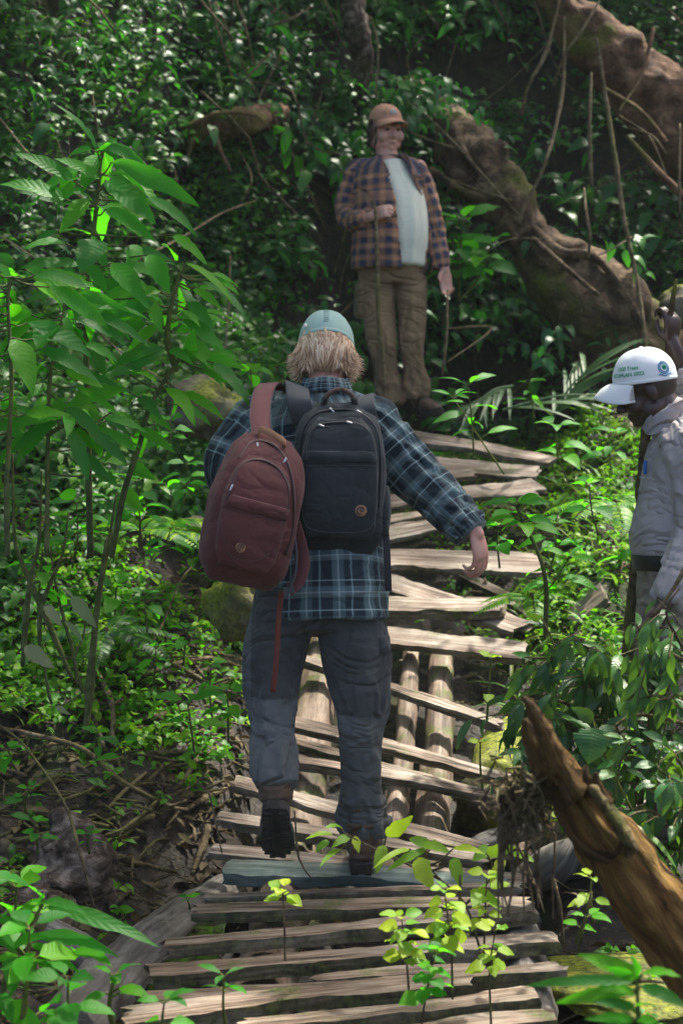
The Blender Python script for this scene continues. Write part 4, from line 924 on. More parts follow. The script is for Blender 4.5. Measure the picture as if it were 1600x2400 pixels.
def narrow_shrub(label, branches, n, L, seed, W=.26, mat='leaf_dark'):
    r = np.random.default_rng(seed); root = empty('narrow_leaved_shrub', P(*branches[0][0]), label, 'shrub', 'narrow leaved shrubs on the right')
    g = Geo(); Pn, Dn = [], []
    for b in branches:
        p = np.array([P(*q) for q in b]); g.limb(p, [.007*(1-.6*i/(len(p)-1)) for i in range(len(p))], n=7, step=.03)
        pr, _ = resamp(p, [1]*len(p), .02)
        for _ in range(n//len(branches)):
            c = pr[int(len(pr)*r.uniform(.25, .999))]; k = r.uniform(.02, .16); d = nrm(r.normal(0, 1, 3)*(1, .8, .6)+(0, -.3, -.1)); e = c+d*k
            g.limb([c, (c+e)/2+(0, 0, .01), e], [.0022]*3, n=4, step=.04)
            for q in range(4):
                Pn.append(c+(e-c)*(q+1)/4); Dn.append(d*.6+nrm(r.normal(0, 1, 3))*.7+(0, 0, -.55))
    g.make('branches', M['bark'], root)
    Pn = np.array(Pn); Ln = L*r.uniform(.55, 1.15, len(Pn))
    leaves('foliage', (Pn, np.array(Dn), np.array((0, -.55, .8))+r.normal(0, .35, Pn.shape), Ln, Ln*W), M[mat], root, k=6, kind='lance', fold=.28, droop=.5, seed=seed)
for i, (bx, by, tx, ty, D, n, L, lb) in enumerate([(60,2330,70,2180,3.6,9,.12,'leafy seedling with broad leaves at the bottom left corner'),(150,2420,160,2300,3.5,9,.10,'bright leafy seedling cut by the bottom edge at the left'),(380,2460,385,2350,3.4,7,.07,'small leafy seedling cut by the bottom edge below the wet log'),
  (20,2200,40,2080,4.0,8,.13,'dark leafy seedling at the left edge beneath the rotten stump'),(430,1180,440,1090,6.3,12,.10,'bright leafy plant between the boulder and the yellow mossy rock'),(390,1080,400,990,6.6,12,.10,'bright leafy plant left of the dark boulder'),(590,900,585,830,8.2,9,.12,'leafy plant in the gap between the boulder and the hair of the walker'),
  (170,1330,180,1180,5.8,14,.12,'dense leafy plant behind the stems of the left thicket'),(90,1450,100,1290,5.7,14,.12,'dense leafy plant in shade at the far left'),(330,1260,320,1130,6.0,14,.12,'dense leafy plant behind the leaning shrub')]):
    sl(lb, bx, by, tx, ty, D, n, L, .5, seed=170+i, bottom=.3, rad=.004, name='leafy_plant', group='leafy plants of the left bank', mat='leaf_big')
narrow_shrub('glossy narrow leaved shrub leaning over the right plank ends, highest of the three', [[(1500,1900,5.2),(1440,1700,5.1),(1340,1560,5.0),(1230,1540,4.95)],[(1440,1700,5.1),(1400,1560,5.0),(1360,1500,4.95)],[(1500,1900,5.2),(1520,1680,5.1),(1480,1540,5.0),(1500,1480,5.0)],[(1440,1700,5.1),(1290,1640,5.0),(1210,1690,4.95)],[(1520,1680,5.1),(1590,1560,5.0),(1620,1480,5.0)]], 120, .105, 5)
narrow_shrub('narrow leaved shrub in the shade below, behind the tip of the ochre stem', [[(1480,2000,5.1),(1400,1850,5.0),(1300,1740,4.95),(1220,1760,4.9)],[(1400,1850,5.0),(1330,1680,4.95)],[(1480,2000,5.1),(1500,1800,5.0),(1600,1700,4.95)],[(1400,1850,5.0),(1330,1840,4.95),(1240,1820,4.9)]], 84, .10, 6)
narrow_shrub('narrow leaved shrub at the right edge over the lowered hand', [[(1660,1700,4.8),(1620,1560,4.7),(1560,1440,4.65),(1590,1380,4.65)],[(1620,1560,4.7),(1540,1520,4.65),(1500,1560,4.6)],[(1660,1700,4.8),(1600,1640,4.7),(1540,1640,4.6)]], 18, .10, 7)
narrow_shrub('narrow leaved shrub low at the right edge beside the ochre stem', [[(1680,2100,4.4),(1600,1960,4.3),(1520,1900,4.25),(1460,1920,4.2)],[(1600,1960,4.3),(1600,1860,4.25),(1540,1800,4.2)],[(1680,2100,4.4),(1640,1900,4.3),(1590,1780,4.2)]], 30, .085, 8, .34, 'leaf_dark')
stick([(1640,1710,4.75),(1580,1690,4.72),(1500,1675,4.7),(1470,1680,4.7),(1420,1720,4.7)], .007, 'brown branch crossing the narrow leaved shrub from the right edge', 'vine', None, name='fallen_branch', cat='branch')
traced_shrub('heart_leaved_plant', 'plant with one large heart shaped leaf hanging above the ochre stem', [[(1480,1900,4.7),(1420,1780,4.65),(1392,1690,4.6)]],
 [(1390,1705,1378,1785,70,4.6,4.55),(1410,1700,1440,1740,36,4.65,4.6),(1390,1690,1350,1660,30,4.65,4.6),(1420,1780,1470,1750,30,4.65,4.6)], 'leaf_dark', .004, 9, None, up=(0,-1,.35), cat='plant')
traced_shrub('blurred_leaf_plant', 'pale toothed plant very close to the camera in the bottom right corner', [[(1500,2480,2.9),(1495,2380,2.9),(1490,2290,2.9)]],
 [(1100+a/2.476, 1450+b/2.476, 1100+c/2.476, 1450+d/2.476, w/2.476, 2.9, 2.85) for a, b, c, d, w in [(990,2080,680,1945,95),(960,2110,340,2082,60),(1000,2060,1195,2020,75),(950,2150,530,2210,80),(990,2130,1260,2230,75),(950,2090,850,2040,60),(970,2080,990,1990,50),(960,2180,800,2130,50),(950,2250,760,2220,60),(970,2250,1080,2200,60),(950,2330,700,2310,60),(960,2330,1100,2330,60),(950,2400,780,2400,70)]], 'leaf_big', .006, 10, None, cat='plant')
traced_shrub('long_grass_tuft', 'tuft of long bright grass blades right of the ochre stem', [[(1500,2120,4.2),(1490,2050,4.2)]],
 [(1490,1950,1590,2060,18,4.2,4.1),(1480,1930,1600,2010,16,4.2,4.1),(1470,1920,1560,2080,14,4.2,4.1),(1490,2050,1480,1920,12,4.2,4.2)], 'grass', .003, 12, None, cat='grass')
# ferns
def fern(label, base, fronds, L, seed, mat='leaf_bank', group='ferns'):
    r = np.random.default_rng(seed); root = empty('fern', base, label, 'fern', group)
    for (ang, el, l) in fronds:
        d = np.array((math.cos(ang)*math.cos(el), math.sin(ang)*math.cos(el), math.sin(el))); n = 22; t = np.linspace(.08, 1, n)
        c = np.asarray(base)+d*(t*l)[:, None]-np.array((0, 0, 1))*(t*t*l*.45)[:, None]
        T = nrm(np.gradient(c, axis=0)); N = nrm(np.cross(np.cross(T, (0, 0, 1)), T)); Sd = np.cross(T, N)
        pl = np.sin(np.pi*np.clip(t*.93+.05, 0, 1))**.7*l*.24
        Pn = np.vstack([c, c]); Dn = np.vstack([Sd+T*.35, -Sd+T*.35]); Nn = np.vstack([N, N])
        V, F, uv, R = leaf_arrays(Pn, Dn, Nn, np.tile(pl, 2), np.tile(pl*.2+.004, 2), kind='lance', k=3, fold=.2, droop=.3)
        link('frond', mesh('frond', V, F, True, uv, R), M[mat], root)
    g = Geo(); g.limb([np.asarray(base)-(0, 0, .05), np.asarray(base)+(0, 0, .01)], [.01, .008], n=8); g.make('crown_base', M['bark'], root)
fern("arching pale green fern left of the maroon pack's bottom", P(330,1250,6.6), [(.15,.5,.42),(.5,.4,.36),(-.25,.3,.4),(-.7,.35,.34),(1.2,.6,.3),(2.4,.5,.3)], .4, 1)
fern('small fern beside the broken board chunk on the right slope', P(1245,1400,5.9), [(2.6,.3,.2),(3.4,.2,.22),(-.6,.4,.2),(.4,.5,.2),(-1.6,.1,.2)], .2, 2)
fern('fern in front of the stooping person, waist high', P(1440,1180,6.5), [(.1,.4,.3),(.8,.5,.3),(3.2,.3,.3),(-.6,.2,.3),(-1.6,.1,.26),(4.0,.3,.3)], .3, 3)
fern('dark fern half hidden under the seedlings of the left bank', P(250,1480,6.2), [(.3,.3,.3),(1.2,.5,.3),(-.6,.2,.3),(3.3,.3,.3),(-1.6,.1,.26)], .3, 4, 'leaf_far')
# cut palm leaves lying at the top of the path
r = np.random.default_rng(6)
def palm(label, a, b, n, spread, L, seed):
    r = np.random.default_rng(seed); a = P(*a); b = P(*b); root = empty('cut_palm_leaf', a, label, 'palm leaf', 'cut palm leaves at the top of the path')
    g = Geo(); g.limb([a, (a+b)/2+(0, 0, .03), b], [.008, .006, .003], n=6, step=.04); g.make('midrib', M['palm'], root)
    t = np.tile(np.linspace(.1, .98, n), 2); c = a+(b-a)*t[:, None]; T = nrm(b-a); Sd = nrm(np.cross(T, (0, 0, 1))); sg = np.repeat([1, -1], n)
    leaves('leaflets', (c, T*.8+Sd*(sg*.6)[:, None]+r.normal(0, .08, c.shape), np.array((0, -.5, 1))+r.normal(0, .15, c.shape), L, .028), M['palm'], root, k=6, kind='blade', fold=.4, droop=.3, seed=seed)
palm('cut palm leaf with upturned leaflets left of the bright sunny patch', (1290,985,9.1), (1370,870,9.2), 9, .6, .42, 1)
palm('cut palm leaf lying flat across the top of the path', (1180,960,8.9), (1420,925,9.0), 8, .5, .36, 2)
palm('cut palm leaf drooping behind the seedlings', (1200,905,9.3), (1110,950,9.1), 7, .5, .34, 3)
# ---------------------------------------------------------------- fallen trunks, vines
def trunk(name, pts, label, seed, mat='trunk', cat='tree trunk', group='fallen mossy trunks on the hillside', rough=.22, extra=()):
    root = empty(name, P(*pts[0][:3]), label, cat, group)
    g = Geo(); g.limb([P(*q[:3]) for q in pts], [q[3]*q[2]/FPX for q in pts], n=64, step=.025, rough=rough, rs=seed); g.make('trunk', M[mat], root)
    for e in extra:
        h = Geo(); h.limb([P(*q[:3]) for q in e], [q[3]*q[2]/FPX for q in e], n=12, step=.04, rough=.25, rs=seed+1); h.make('root', M[mat], root)
    return root
trunk('fallen_tree', [(960,200,11.6,26),(1015,262,10.8,44),(1065,320,10.3,60),(1120,390,10.0,72),(1185,470,9.9,66),(1225,545,9.9,56)], 'leaning mossy trunk just behind the waiting person\'s raised collar', 1, extra=[[(1075,340,9.9,10),(1130,420,9.8,8),(1215,520,9.75,6)],[(1010,400,9.9,9),(1090,450,9.8,8),(1190,475,9.8,5)]])
trunk('fallen_tree', [(1225,555,9.9,46),(1310,640,9.9,92),(1390,710,9.85,112),(1455,800,9.9,120),(1490,900,10,120)], 'massive root buttress sloping down to the right with a sunlit top edge', 2, extra=[[(1240,530,9.8,14),(1310,590,9.7,13),(1390,600,9.65,10),(1450,670,9.6,10),(1500,760,9.6,12)],[(1250,560,9.7,7),(1340,640,9.55,6),(1400,690,9.5,5)],[(1280,560,9.75,9),(1350,600,9.7,9),(1420,650,9.65,8)]])
trunk('fallen_tree', [(1290,-20,10.6,40),(1350,55,10.6,58),(1430,130,10.6,72),(1510,210,10.6,82),(1620,330,10.6,95)], 'thick reddish trunk slanting across the upper right corner', 3, mat='trunk_red', extra=[[(1420,210,10.3,5),(1500,260,10.2,5),(1560,330,10.2,4)],[(1530,70,10.4,5),(1500,180,10.3,4),(1450,260,10.2,2)],[(1470,320,10.2,4),(1540,400,10.2,8),(1620,480,10.2,10)]])
trunk('fallen_tree', [(380,360,10.2,14),(450,322,10.0,26),(520,296,9.95,34),(580,284,10.0,32),(660,270,10.6,24)], 'short broken reddish log lodged in the leaves at the upper left', 4, mat='trunk_red', extra=[[(430,300,9.8,6),(520,265,9.75,5),(600,270,9.8,5)],[(500,310,9.8,9),(515,350,9.8,6),(540,400,9.8,3)],[(450,330,9.85,8),(440,370,9.85,4)]])
trunk('dark_tree', [(815,-30,10.8,26),(835,60,10.8,30),(850,140,10.9,24),(840,230,11,20)], 'dark upright trunk above the waiting person cut by the top edge', 5, 'rot', group=None)
r = np.random.default_rng(31); O = np.array([P(r.uniform(930, 1050), r.uniform(170, 285), r.uniform(9.9, 10.4)) for _ in range(42)]+[P(r.uniform(1050, 1500), r.uniform(560, 900), r.uniform(9.5, 9.8)) for _ in range(14)])
args, rb = sprig_args(O, np.stack([r.normal(0, .6, len(O)), -.6+r.normal(0, .4, len(O)), r.uniform(-.2, .6, len(O))], 1), n=7, length=.3, LL=.09, WW=.042, up=(0, -.5, 1), seed=32, droop=.7)
tag(leaves('creeper_foliage', args, M['leaf_mid'], rnd=rb, k=4, fold=.3, droop=.6), kind='stuff')
GV = 'vines and bare poles on the hillside'
vl = [([(1310,0,10),(1280,120,9.9),(1238,200,9.9),(1222,270,10)], .014, 'pale vine bending down from the top edge right of the cap'),
 ([(1410,-10,9.9),(1370,60,9.8),(1322,130,9.8),(1297,200,9.9)], .010, 'mossy vine running parallel to the right of the pale one'),
 ([(1322,40,9.9),(1318,200,9.8),(1300,300,9.7),(1270,400,9.6),(1225,490,9.6),(1215,525,9.6)], .014, 'long curved vine ending at the leaning mossy trunk'),
 ([(1397,88,9.2),(1420,240,9.2),(1442,380,9.1),(1462,520,9.1),(1490,650,9.1),(1510,790,9.0),(1516,920,9.0)], .016, 'tall bare pole leaning left above the white cap'),
 ([(1368,440,9.5),(1372,500,9.4),(1381,550,9.4),(1378,605,9.5)], .012, 'short crooked whitish dead branch on the root buttress'),
 ([(950,225,10),(1060,330,9.7),(1150,430,9.6),(1225,515,9.6)], .008, 'thin vine crossing in front of the leaning trunk'),
 ([(1040,415,9.7),(1120,445,9.6),(1200,470,9.6)], .008, 'thin vine level with the shoulder of the waiting person'),
 ([(1385,170,9.8),(1380,300,9.7),(1385,440,9.7)], .016, 'dark upright vine behind the tall bare pole'),
 ([(1592,290,9.6),(1590,420,9.5),(1592,500,9.5)], .010, 'straight vine hanging at the right edge'),
 ([(1048,680,9.2),(1046,780,9.1),(1036,880,9.1)], .010, 'thin stick standing beneath the lowered hand of the waiting person'),
 ([(1130,590,9.6),(1200,560,9.6),(1270,560,9.6)], .006, 'thin twig over the broad leaved plant'),
 ([(1400,600,9.3),(1440,580,9.3),(1480,555,9.4)], .006, 'short twig beside the whitish dead branch'),
 ([(1480,300,9.6),(1530,320,9.5),(1560,360,9.5)], .007, 'short twig in front of the upper right trunk'),
 ([(1450,270,9.8),(1520,320,9.6),(1560,410,9.6)], .007, 'bent twig under the upper right trunk'),
 ([(868,40,10.2),(885,110,10.1),(880,230,10.1)], .010, 'vine hanging directly above the rust cap'),
 ([(730,15,10),(680,45,9.9),(630,60,9.9)], .010, 'pale twig near the middle of the top edge'),
 ([(640,115,9.9),(600,160,9.8),(560,200,9.8)], .009, 'mossy branch in the upper middle'),
 ([(300,620,7.6),(420,560,8.2),(520,500,8.8),(600,470,9.3)], .008, 'long thin branch rising to the right behind the shrub leaves'),
 ([(560,350,9.8),(590,420,9.6),(560,480,9.6)], .007, 'curved twig below the short broken log'),
 ([(520,900,8.6),(535,720,8.8),(540,600,8.9)], .008, 'upright twig in shadow left of the sage cap'),
 ([(1045,850,9.0),(1150,770,9.5),(1040,770,9.2)], .007, 'fallen twig in shade under the root buttress'),
 ([(940,300,9.9),(1010,330,9.8),(1080,350,9.8)], .007, 'twig right beside the face of the waiting person')]
for L, rr, lb in vl: stick(L, rr, lb, 'vine', GV, name='vine', cat='vine')
rock(1600, 735, (.13,.12,.12), 'bright mossy boulder behind the raised hand at the right edge', 9, D=9.2)
# foreground broken stem
root = empty('broken_plant', P(1650,2330,3.5), 'broken ochre plant stem slanting up from the bottom right corner, tip split in two', 'broken stem')
g = Geo(); g.limb([P(1720,2400,3.6), P(1610,2230,3.55), P(1500,2080,3.5), P(1410,1960,3.45), P(1350,1870,3.42), P(1310,1800,3.40), P(1285,1760,3.4)], [.080,.076,.068,.058,.046,.032,.022], n=48, step=.01, rough=.24, rs=3, rf=.5); 
V, F = g.arr(), g.F; V = V+np.array((0, 0, 0)); g.make('stem', M['stump'], root)
for pts, rr in (([P(1345,1850,3.37), P(1300,1770,3.36), P(1268,1700,3.36), P(1240,1648,3.36), P(1228,1636,3.36)], [.026,.022,.017,.011,.005]), ([P(1330,1880,3.42), P(1275,1790,3.42), P(1246,1730,3.42), P(1236,1695,3.42)], [.030,.027,.019,.012]), ([P(1420,1880,3.36), P(1400,1840,3.36), P(1396,1815,3.36)], [.014,.01,.005]), ([P(1380,1850,3.38), P(1368,1815,3.37), P(1372,1800,3.37)], [.016,.012,.006])):
    g = Geo(); g.limb(pts, rr, n=16, step=.008, rough=.35, rs=5); g.make('splinter', M['stump'], root)
rr_ = np.random.default_rng(8)
for k in range(9):
    a = P(rr_.uniform(1285, 1400), rr_.uniform(1850, 1900), 3.38+rr_.normal(0, .015)); b = a+np.array((-rr_.uniform(.02, .05), rr_.normal(0, .01), rr_.uniform(.03, .07)))
    g = Geo(); g.limb([a, (a+b)/2+rr_.normal(0, .003, 3), b], [(.010, .004), (.007, .003), (.001, .001)], n=8, step=.01, rough=.3, rs=k, cap='flat'); g.make('splinter', M['stump'], root)
g = Geo(); g.limb([P(1390,1850,3.35), P(1440,1920,3.36), P(1480,1985,3.38), P(1470,2005,3.38)], [(.010,.02),(.014,.03),(.012,.026),(.006,.01)], n=12, step=.01, rough=.3, rs=6); g.make('peeling_bark', M['trunk'], root)
g = Geo(); g.limb([P(1300,1905,3.34), P(1360,1985,3.34), P(1430,2010,3.36), P(1470,1950,3.37)], [(.004,.01),(.007,.012),(.006,.012),(.004,.008)], n=8, step=.01, rough=.3); g.make('leaf_sheath', M['stump'], root)
root = empty('root_tangle', P(1230,1900,3.45), 'brown fibrous tangle hanging beside the broken ochre stem', 'root tangle')
g = Geo(); r = np.random.default_rng(3)
for _ in range(240):
    c = P(1225+r.normal(0, 26), 1860+r.normal(0, 28), 3.45+r.normal(0, .03)); q = [c]
    for _k in range(4): q.append(q[-1]+r.normal(0, .016, 3)+(0, 0, -.008))
    g.limb(q, [.0028, .003, .003, .002, .001], n=4, step=.03)
g.make('fibres', M['vine'], root)
for k in range(16):
    g = Geo(); x = r.uniform(1165, 1300); y1 = r.uniform(2000, 2160); q = [P(x+(1230-x)*.6, 1880, 3.45), P(x, 1960, 3.45), P(x+r.normal(0, 10), (1960+y1)/2, 3.46), P(x+r.normal(0, 10), y1, 3.46)]
    g.limb(q, [.004, .003, .003, .0015], n=5, step=.03, rough=.3, rs=k); g.make('hanging_root', M['vine'], root)
g = Geo(); g.limb([P(1325,1880,3.42), P(1285,1850,3.44), P(1235,1845,3.45)], [.012, .012, .02], n=10, step=.01, rough=.3); g.make('root_collar', M['vine'], root)
# thin dark shoots
for L, rr, lb in [([(1275,2140,4.0),(1240,2040,4.05),(1170,1900,4.1)], .004, 'thin dark shoot leaning left below the hanging fibres'),([(1355,2230,4.0),(1385,2090,4.0)], .006, 'dark broken shoot standing under the ochre stem'),([(1320,2220,3.9),(1310,2120,3.9),(1298,2060,3.9)], .006, 'mossy dark shoot beside the hanging fibres'),([(730,2060,4.6),(700,2010,4.6),(690,1900,4.6)], .004, 'thin dark shoot rising beside the raised boot'),
   ([(1050,2240,4.1),(1075,2130,4.1),(1078,2050,4.1)], .005, 'dark leafless shoot among the lime saplings'),([(520,2000,4.9),(490,1860,5.0),(462,1830,5.0)], .004, 'thin shoot left of the reddish plank'),([(225,2140,4.5),(185,1990,4.5),(150,1880,4.6),(60,1750,4.7),(0,1700,4.8)], .005, 'long thin dark shoot arching over the left bank')]:
    stick(L, rr, lb, 'bark', 'thin dark shoots standing around the walkway', name='bare_shoot', cat='shoot')
# ---------------------------------------------------------------- unseen leaf cover overhead, added to block and dapple the sun
def canopy():
    r = np.random.default_rng(9); n = 5200
    x = r.uniform(-7, 9, n); y = r.uniform(1.5, 19, n); z = 7.2+r.uniform(0, 3.2, n)+.25*np.abs(x)
    keep = (z > 1.49+.26*y+.9) & (fbm(x*.35, y*.35, z*.2, 12)+.3*vn(x, y, z, 5)+r.random(n)*.45 > CAN_T)
    # gaps the sun comes through: spots lit in the photograph
    for (px, py, D, rad) in HOLES:
        c = P(px, py, D); s = np.array(SUN_DIR); q = np.stack([x, y, z], 1)-c; t = q @ s; d = np.linalg.norm(q-t[:, None]*s, axis=1)
        keep &= ~(d < rad+.17)
    x, y, z = x[keep], y[keep], z[keep]
    for (px, py, D, rad, nb) in SHADE:                    # extra leaf clusters added on the sun line to shade two people
        c = P(px, py, D); t = r.uniform((6.2-c[2])/SUN_DIR.z, (8.2-c[2])/SUN_DIR.z, nb); q = c+np.array(SUN_DIR)*t[:, None]+r.normal(0, rad, (nb, 3))
        x, y, z = np.append(x, q[:, 0]), np.append(y, q[:, 1]), np.append(z, q[:, 2])
    n = len(x); m = 9
    pos = np.stack([x, y, z], 1)[:, None]+r.normal(0, .28, (n, m, 3))
    d = r.normal(0, 1, (n, m, 3)); N = np.array((0, 0, 1.))+r.normal(0, .35, (n, m, 3))
    L = r.uniform(.22, .42, (n, m))
    tag(leaves('added_shade_canopy', (pos.reshape(-1, 3), d.reshape(-1, 3), N.reshape(-1, 3), L.ravel(), L.ravel()*.5), M['leaf_far'], k=2, fold=.2, droop=.3), kind='stuff')
CAN_T = .20
SHADE = [(760,900,5.3,.3,26),(760,1250,5.2,.35,26),(920,420,9.4,.3,6)]
HOLES = [(1390,930,9.2,.45),(1300,560,9.7,.22),(1420,620,9.7,.30),(1230,330,10.2,.35),(1330,250,10.3,.3),(1500,120,10.5,.3),(1100,310,10,.2),(1130,80,10.6,.3),(240,420,5.3,.5),(160,560,5.2,.3),(420,560,5.2,.3),(480,860,5.2,.25),(480,620,5.3,.22),(1000,2050,4.1,.22),(660,2110,4,.12),(1250,1180,5.8,.3),(430,1250,6.8,.3),(950,1370,6.9,.25),(1400,1750,4.6,.15),(760,2350,4,.3),(1150,2200,4,.25),(900,2100,4.2,.2),(100,2300,3.7,.2),(300,900,5.3,.2),(350,1000,6.9,.2),(1300,1150,7.0,.3),(1450,1300,6,.15),(1520,1750,4.5,.15),(150,150,8.8,.3),(400,120,9.6,.3),(60,500,8,.2),(1100,1350,6.7,.2)]
canopy()
# ---------------------------------------------------------------- people
def basis(o, x, y, z=None, s=1.):
    """frame with axes x (right), y (forward) -> z up"""
    x = nrm(x); y = nrm(np.asarray(y, float)-np.dot(y, x)*x); zz = np.cross(x, y)
    return np.array([[x[0]*s, y[0]*s, zz[0]*s, o[0]], [x[1]*s, y[1]*s, zz[1]*s, o[1]], [x[2]*s, y[2]*s, zz[2]*s, o[2]], [0, 0, 0, 1.]])
def head_geo(g, M_, chub=1.):
    e = lambda c, r: g.ell(c, r, M_)
    e((0, -.010, .004), (.074, .088, .080)); e((0, .03, -.03), (.062*chub, .064, .078)); e((0, .045, -.085), (.044*chub, .044, .032))
    for s in (-1, 1):
        e((s*.04*chub, .062, -.04), (.026, .03, .03)); e((s*.028, .084, .012), (.024, .012, .008)); e((s*.076, -.004, -.02), (.010, .019, .031)); e((s*.05*chub, .01, -.075), (.022, .04, .03))
        e((s*.012, .098, -.045), (.009, .011, .008))
    g.limb(xf(M_, [(0, .088, .005), (0, .100, -.018), (0, .110, -.038)]), [.009, .010, .013], n=10, step=.01)
    e((0, .088, -.068), (.024, .011, .0055)); e((0, .086, -.080), (.021, .011, .0065)); e((0, .078, -.10), (.02, .014, .014))
def eyes(M_, parent):
    for s in (-1, 1):
        g = Geo(); g.ell((s*.030, .0845, -.008), (.0125, .008, .007), M_, n=14, m=8); o = g.make('eye', M['eye'], parent)
def hand_geo(g, M_, curl=(.5, .6, .7, .8), thumb=.6, side=1, grip=False):
    """wrist at origin, x along the fingers, y towards the thumb side, z back of the hand"""
    T = lambda L: xf(M_, L)
    g.limb(T([(-.03, 0, 0), (.0, 0, 0), (.03, 0, .001), (.065, 0, .003), (.088, 0, .002)]), [(.024, .018), (.026, .016), (.036, .015), (.040, .014), (.038, .011)], side=np.array(M_)[:3, 1], n=18, step=.008)
    for i, c in enumerate(curl):
        y0 = (.029, .0095, -.0105, -.029)[i]; L = (.042, .047, .043, .034)[i]; r = (.0088, .0090, .0084, .0074)[i]
        p = np.array((.086-abs(i-1.2)*.004, y0, .002)); a = c*.55; pts = [p-(.012, 0, 0), p]
        for seg, k in ((L, 1.), (L*.62, 1.2), (L*.5, .8)):
            p = p+np.array((math.cos(a), (y0*.12)*.5, -math.sin(a)))*seg; pts.append(p); a += c*k
        g.limb(T(pts), [r, r*1.02, r*.98, r*.9, r*.72], n=10, step=.008)
    a = thumb
    g.limb(T([(.018, .022, -.004), (.038, .040, -.012-.01*a), (.060, .050-.012*a, -.020-.012*a), (.080, .050-.024*a, -.028-.016*a)]), [.013, .0115, .0098, .0078], n=10, step=.008)
def body(name_geo, mat, parent, voxel=.0042, it=3):
    V, F = name_geo.remesh(voxel, it)
    return link('body', mesh('body', V, F), mat, parent)
def boot(parent, ankle, toe, up, L=.29, shaft=.14, mat='leather', side=1, leg=None, k=1.12):
    """ankle: heel bottom point; toe: direction; up: direction"""
    y = nrm(toe); z = nrm(np.asarray(up)-np.dot(up, y)*y); x = np.cross(y, z)
    M_ = np.array([[x[0]*k, y[0]*k, z[0]*k, ankle[0]], [x[1]*k, y[1]*k, z[1]*k, ankle[1]], [x[2]*k, y[2]*k, z[2]*k, ankle[2]], [0, 0, 0, 1.]])
    T = lambda q: xf(M_, q)
    g = Geo()
    g.limb(T([(0, .035, .045), (0, .10, .048), (side*.006, .17, .042), (side*.006, .225, .035), (0, .255, .030)]), [(.036, .034), (.038, .036), (.045, .030), (.043, .026), (.03, .018)], side=x, step=.01)
    g.limb(T([(0, .028, .03), (0, .038, .07), (0, .05, .11), (0, .045, shaft+.03)]), [(.038, .042), (.038, .045), (.044, .050), (.054, .058)], side=x, step=.01, cap='flat')
    if leg is not None: g.limb([T([(0, .04, .05)])[0], T([(0, .045, .08)])[0]*.5+np.asarray(leg)*.5, leg], [(.044*k, .050*k), (.047*k, .052*k), (.050*k, .052*k)], side=x, step=.01, cap='flat')
    V, F = g.remesh(.005, 3); N = vnormals(V, F)
    V = V+N*(.0026*(1-2*np.abs(vn(V[:, 0]*45, V[:, 1]*45, V[:, 2]*60, 4))))[:, None]
    up_ = link('boot', mesh('boot', V, F), M[mat], parent)
    s = Geo(); ys = np.linspace(-.012, .282, 26)
    hw = np.interp(ys, [-.012, .0, .04, .10, .15, .21, .25, .282], [.012, .030, .037, .034, .043, .047, .038, .010])
    rings = []
    for q, h in zip(ys, hw):
        z0 = .0 if q < .09 or q > .125 else .008
        z1 = .026+.012*max(0, (q-.22)/.06)
        rings.append(T([(-h, q, z0+.003), (-h*.8, q, z0), (h*.8, q, z0), (h, q, z0+.003), (h*1.02, q, z1), (-h*1.02, q, z1)]))
    s.loft(rings)
    for k, q in enumerate(np.linspace(.01, .265, 12)):
        if .088 < q < .125: continue
        h = float(np.interp(q, ys, hw))
        for sg in (-1, 1): s.box((sg*h*.58, q, -.003), (h*.30, .006, .005), M_)
    s.make('sole', M['rubber'], up_, smooth=False)
    c = Geo(); c.limb(T([(-.034, .0, .128), (0, -.012, .13), (.034, .0, .128)]), [.008]*3, n=8, step=.01); c.make('padded_collar', M['leather'], up_)
    l = Geo()
    for k in range(5):
        zz = .07+.018*k; yy = .125-.016*k+(.02 if k == 0 else 0)
        l.limb(T([(-.022, yy-.012, zz-.004), (0, yy+.004, zz+.004), (.022, yy-.012, zz-.004)]), [.0025]*3, n=6, step=.01)
    l.make('lace', M['belt'], up_)
    return up_
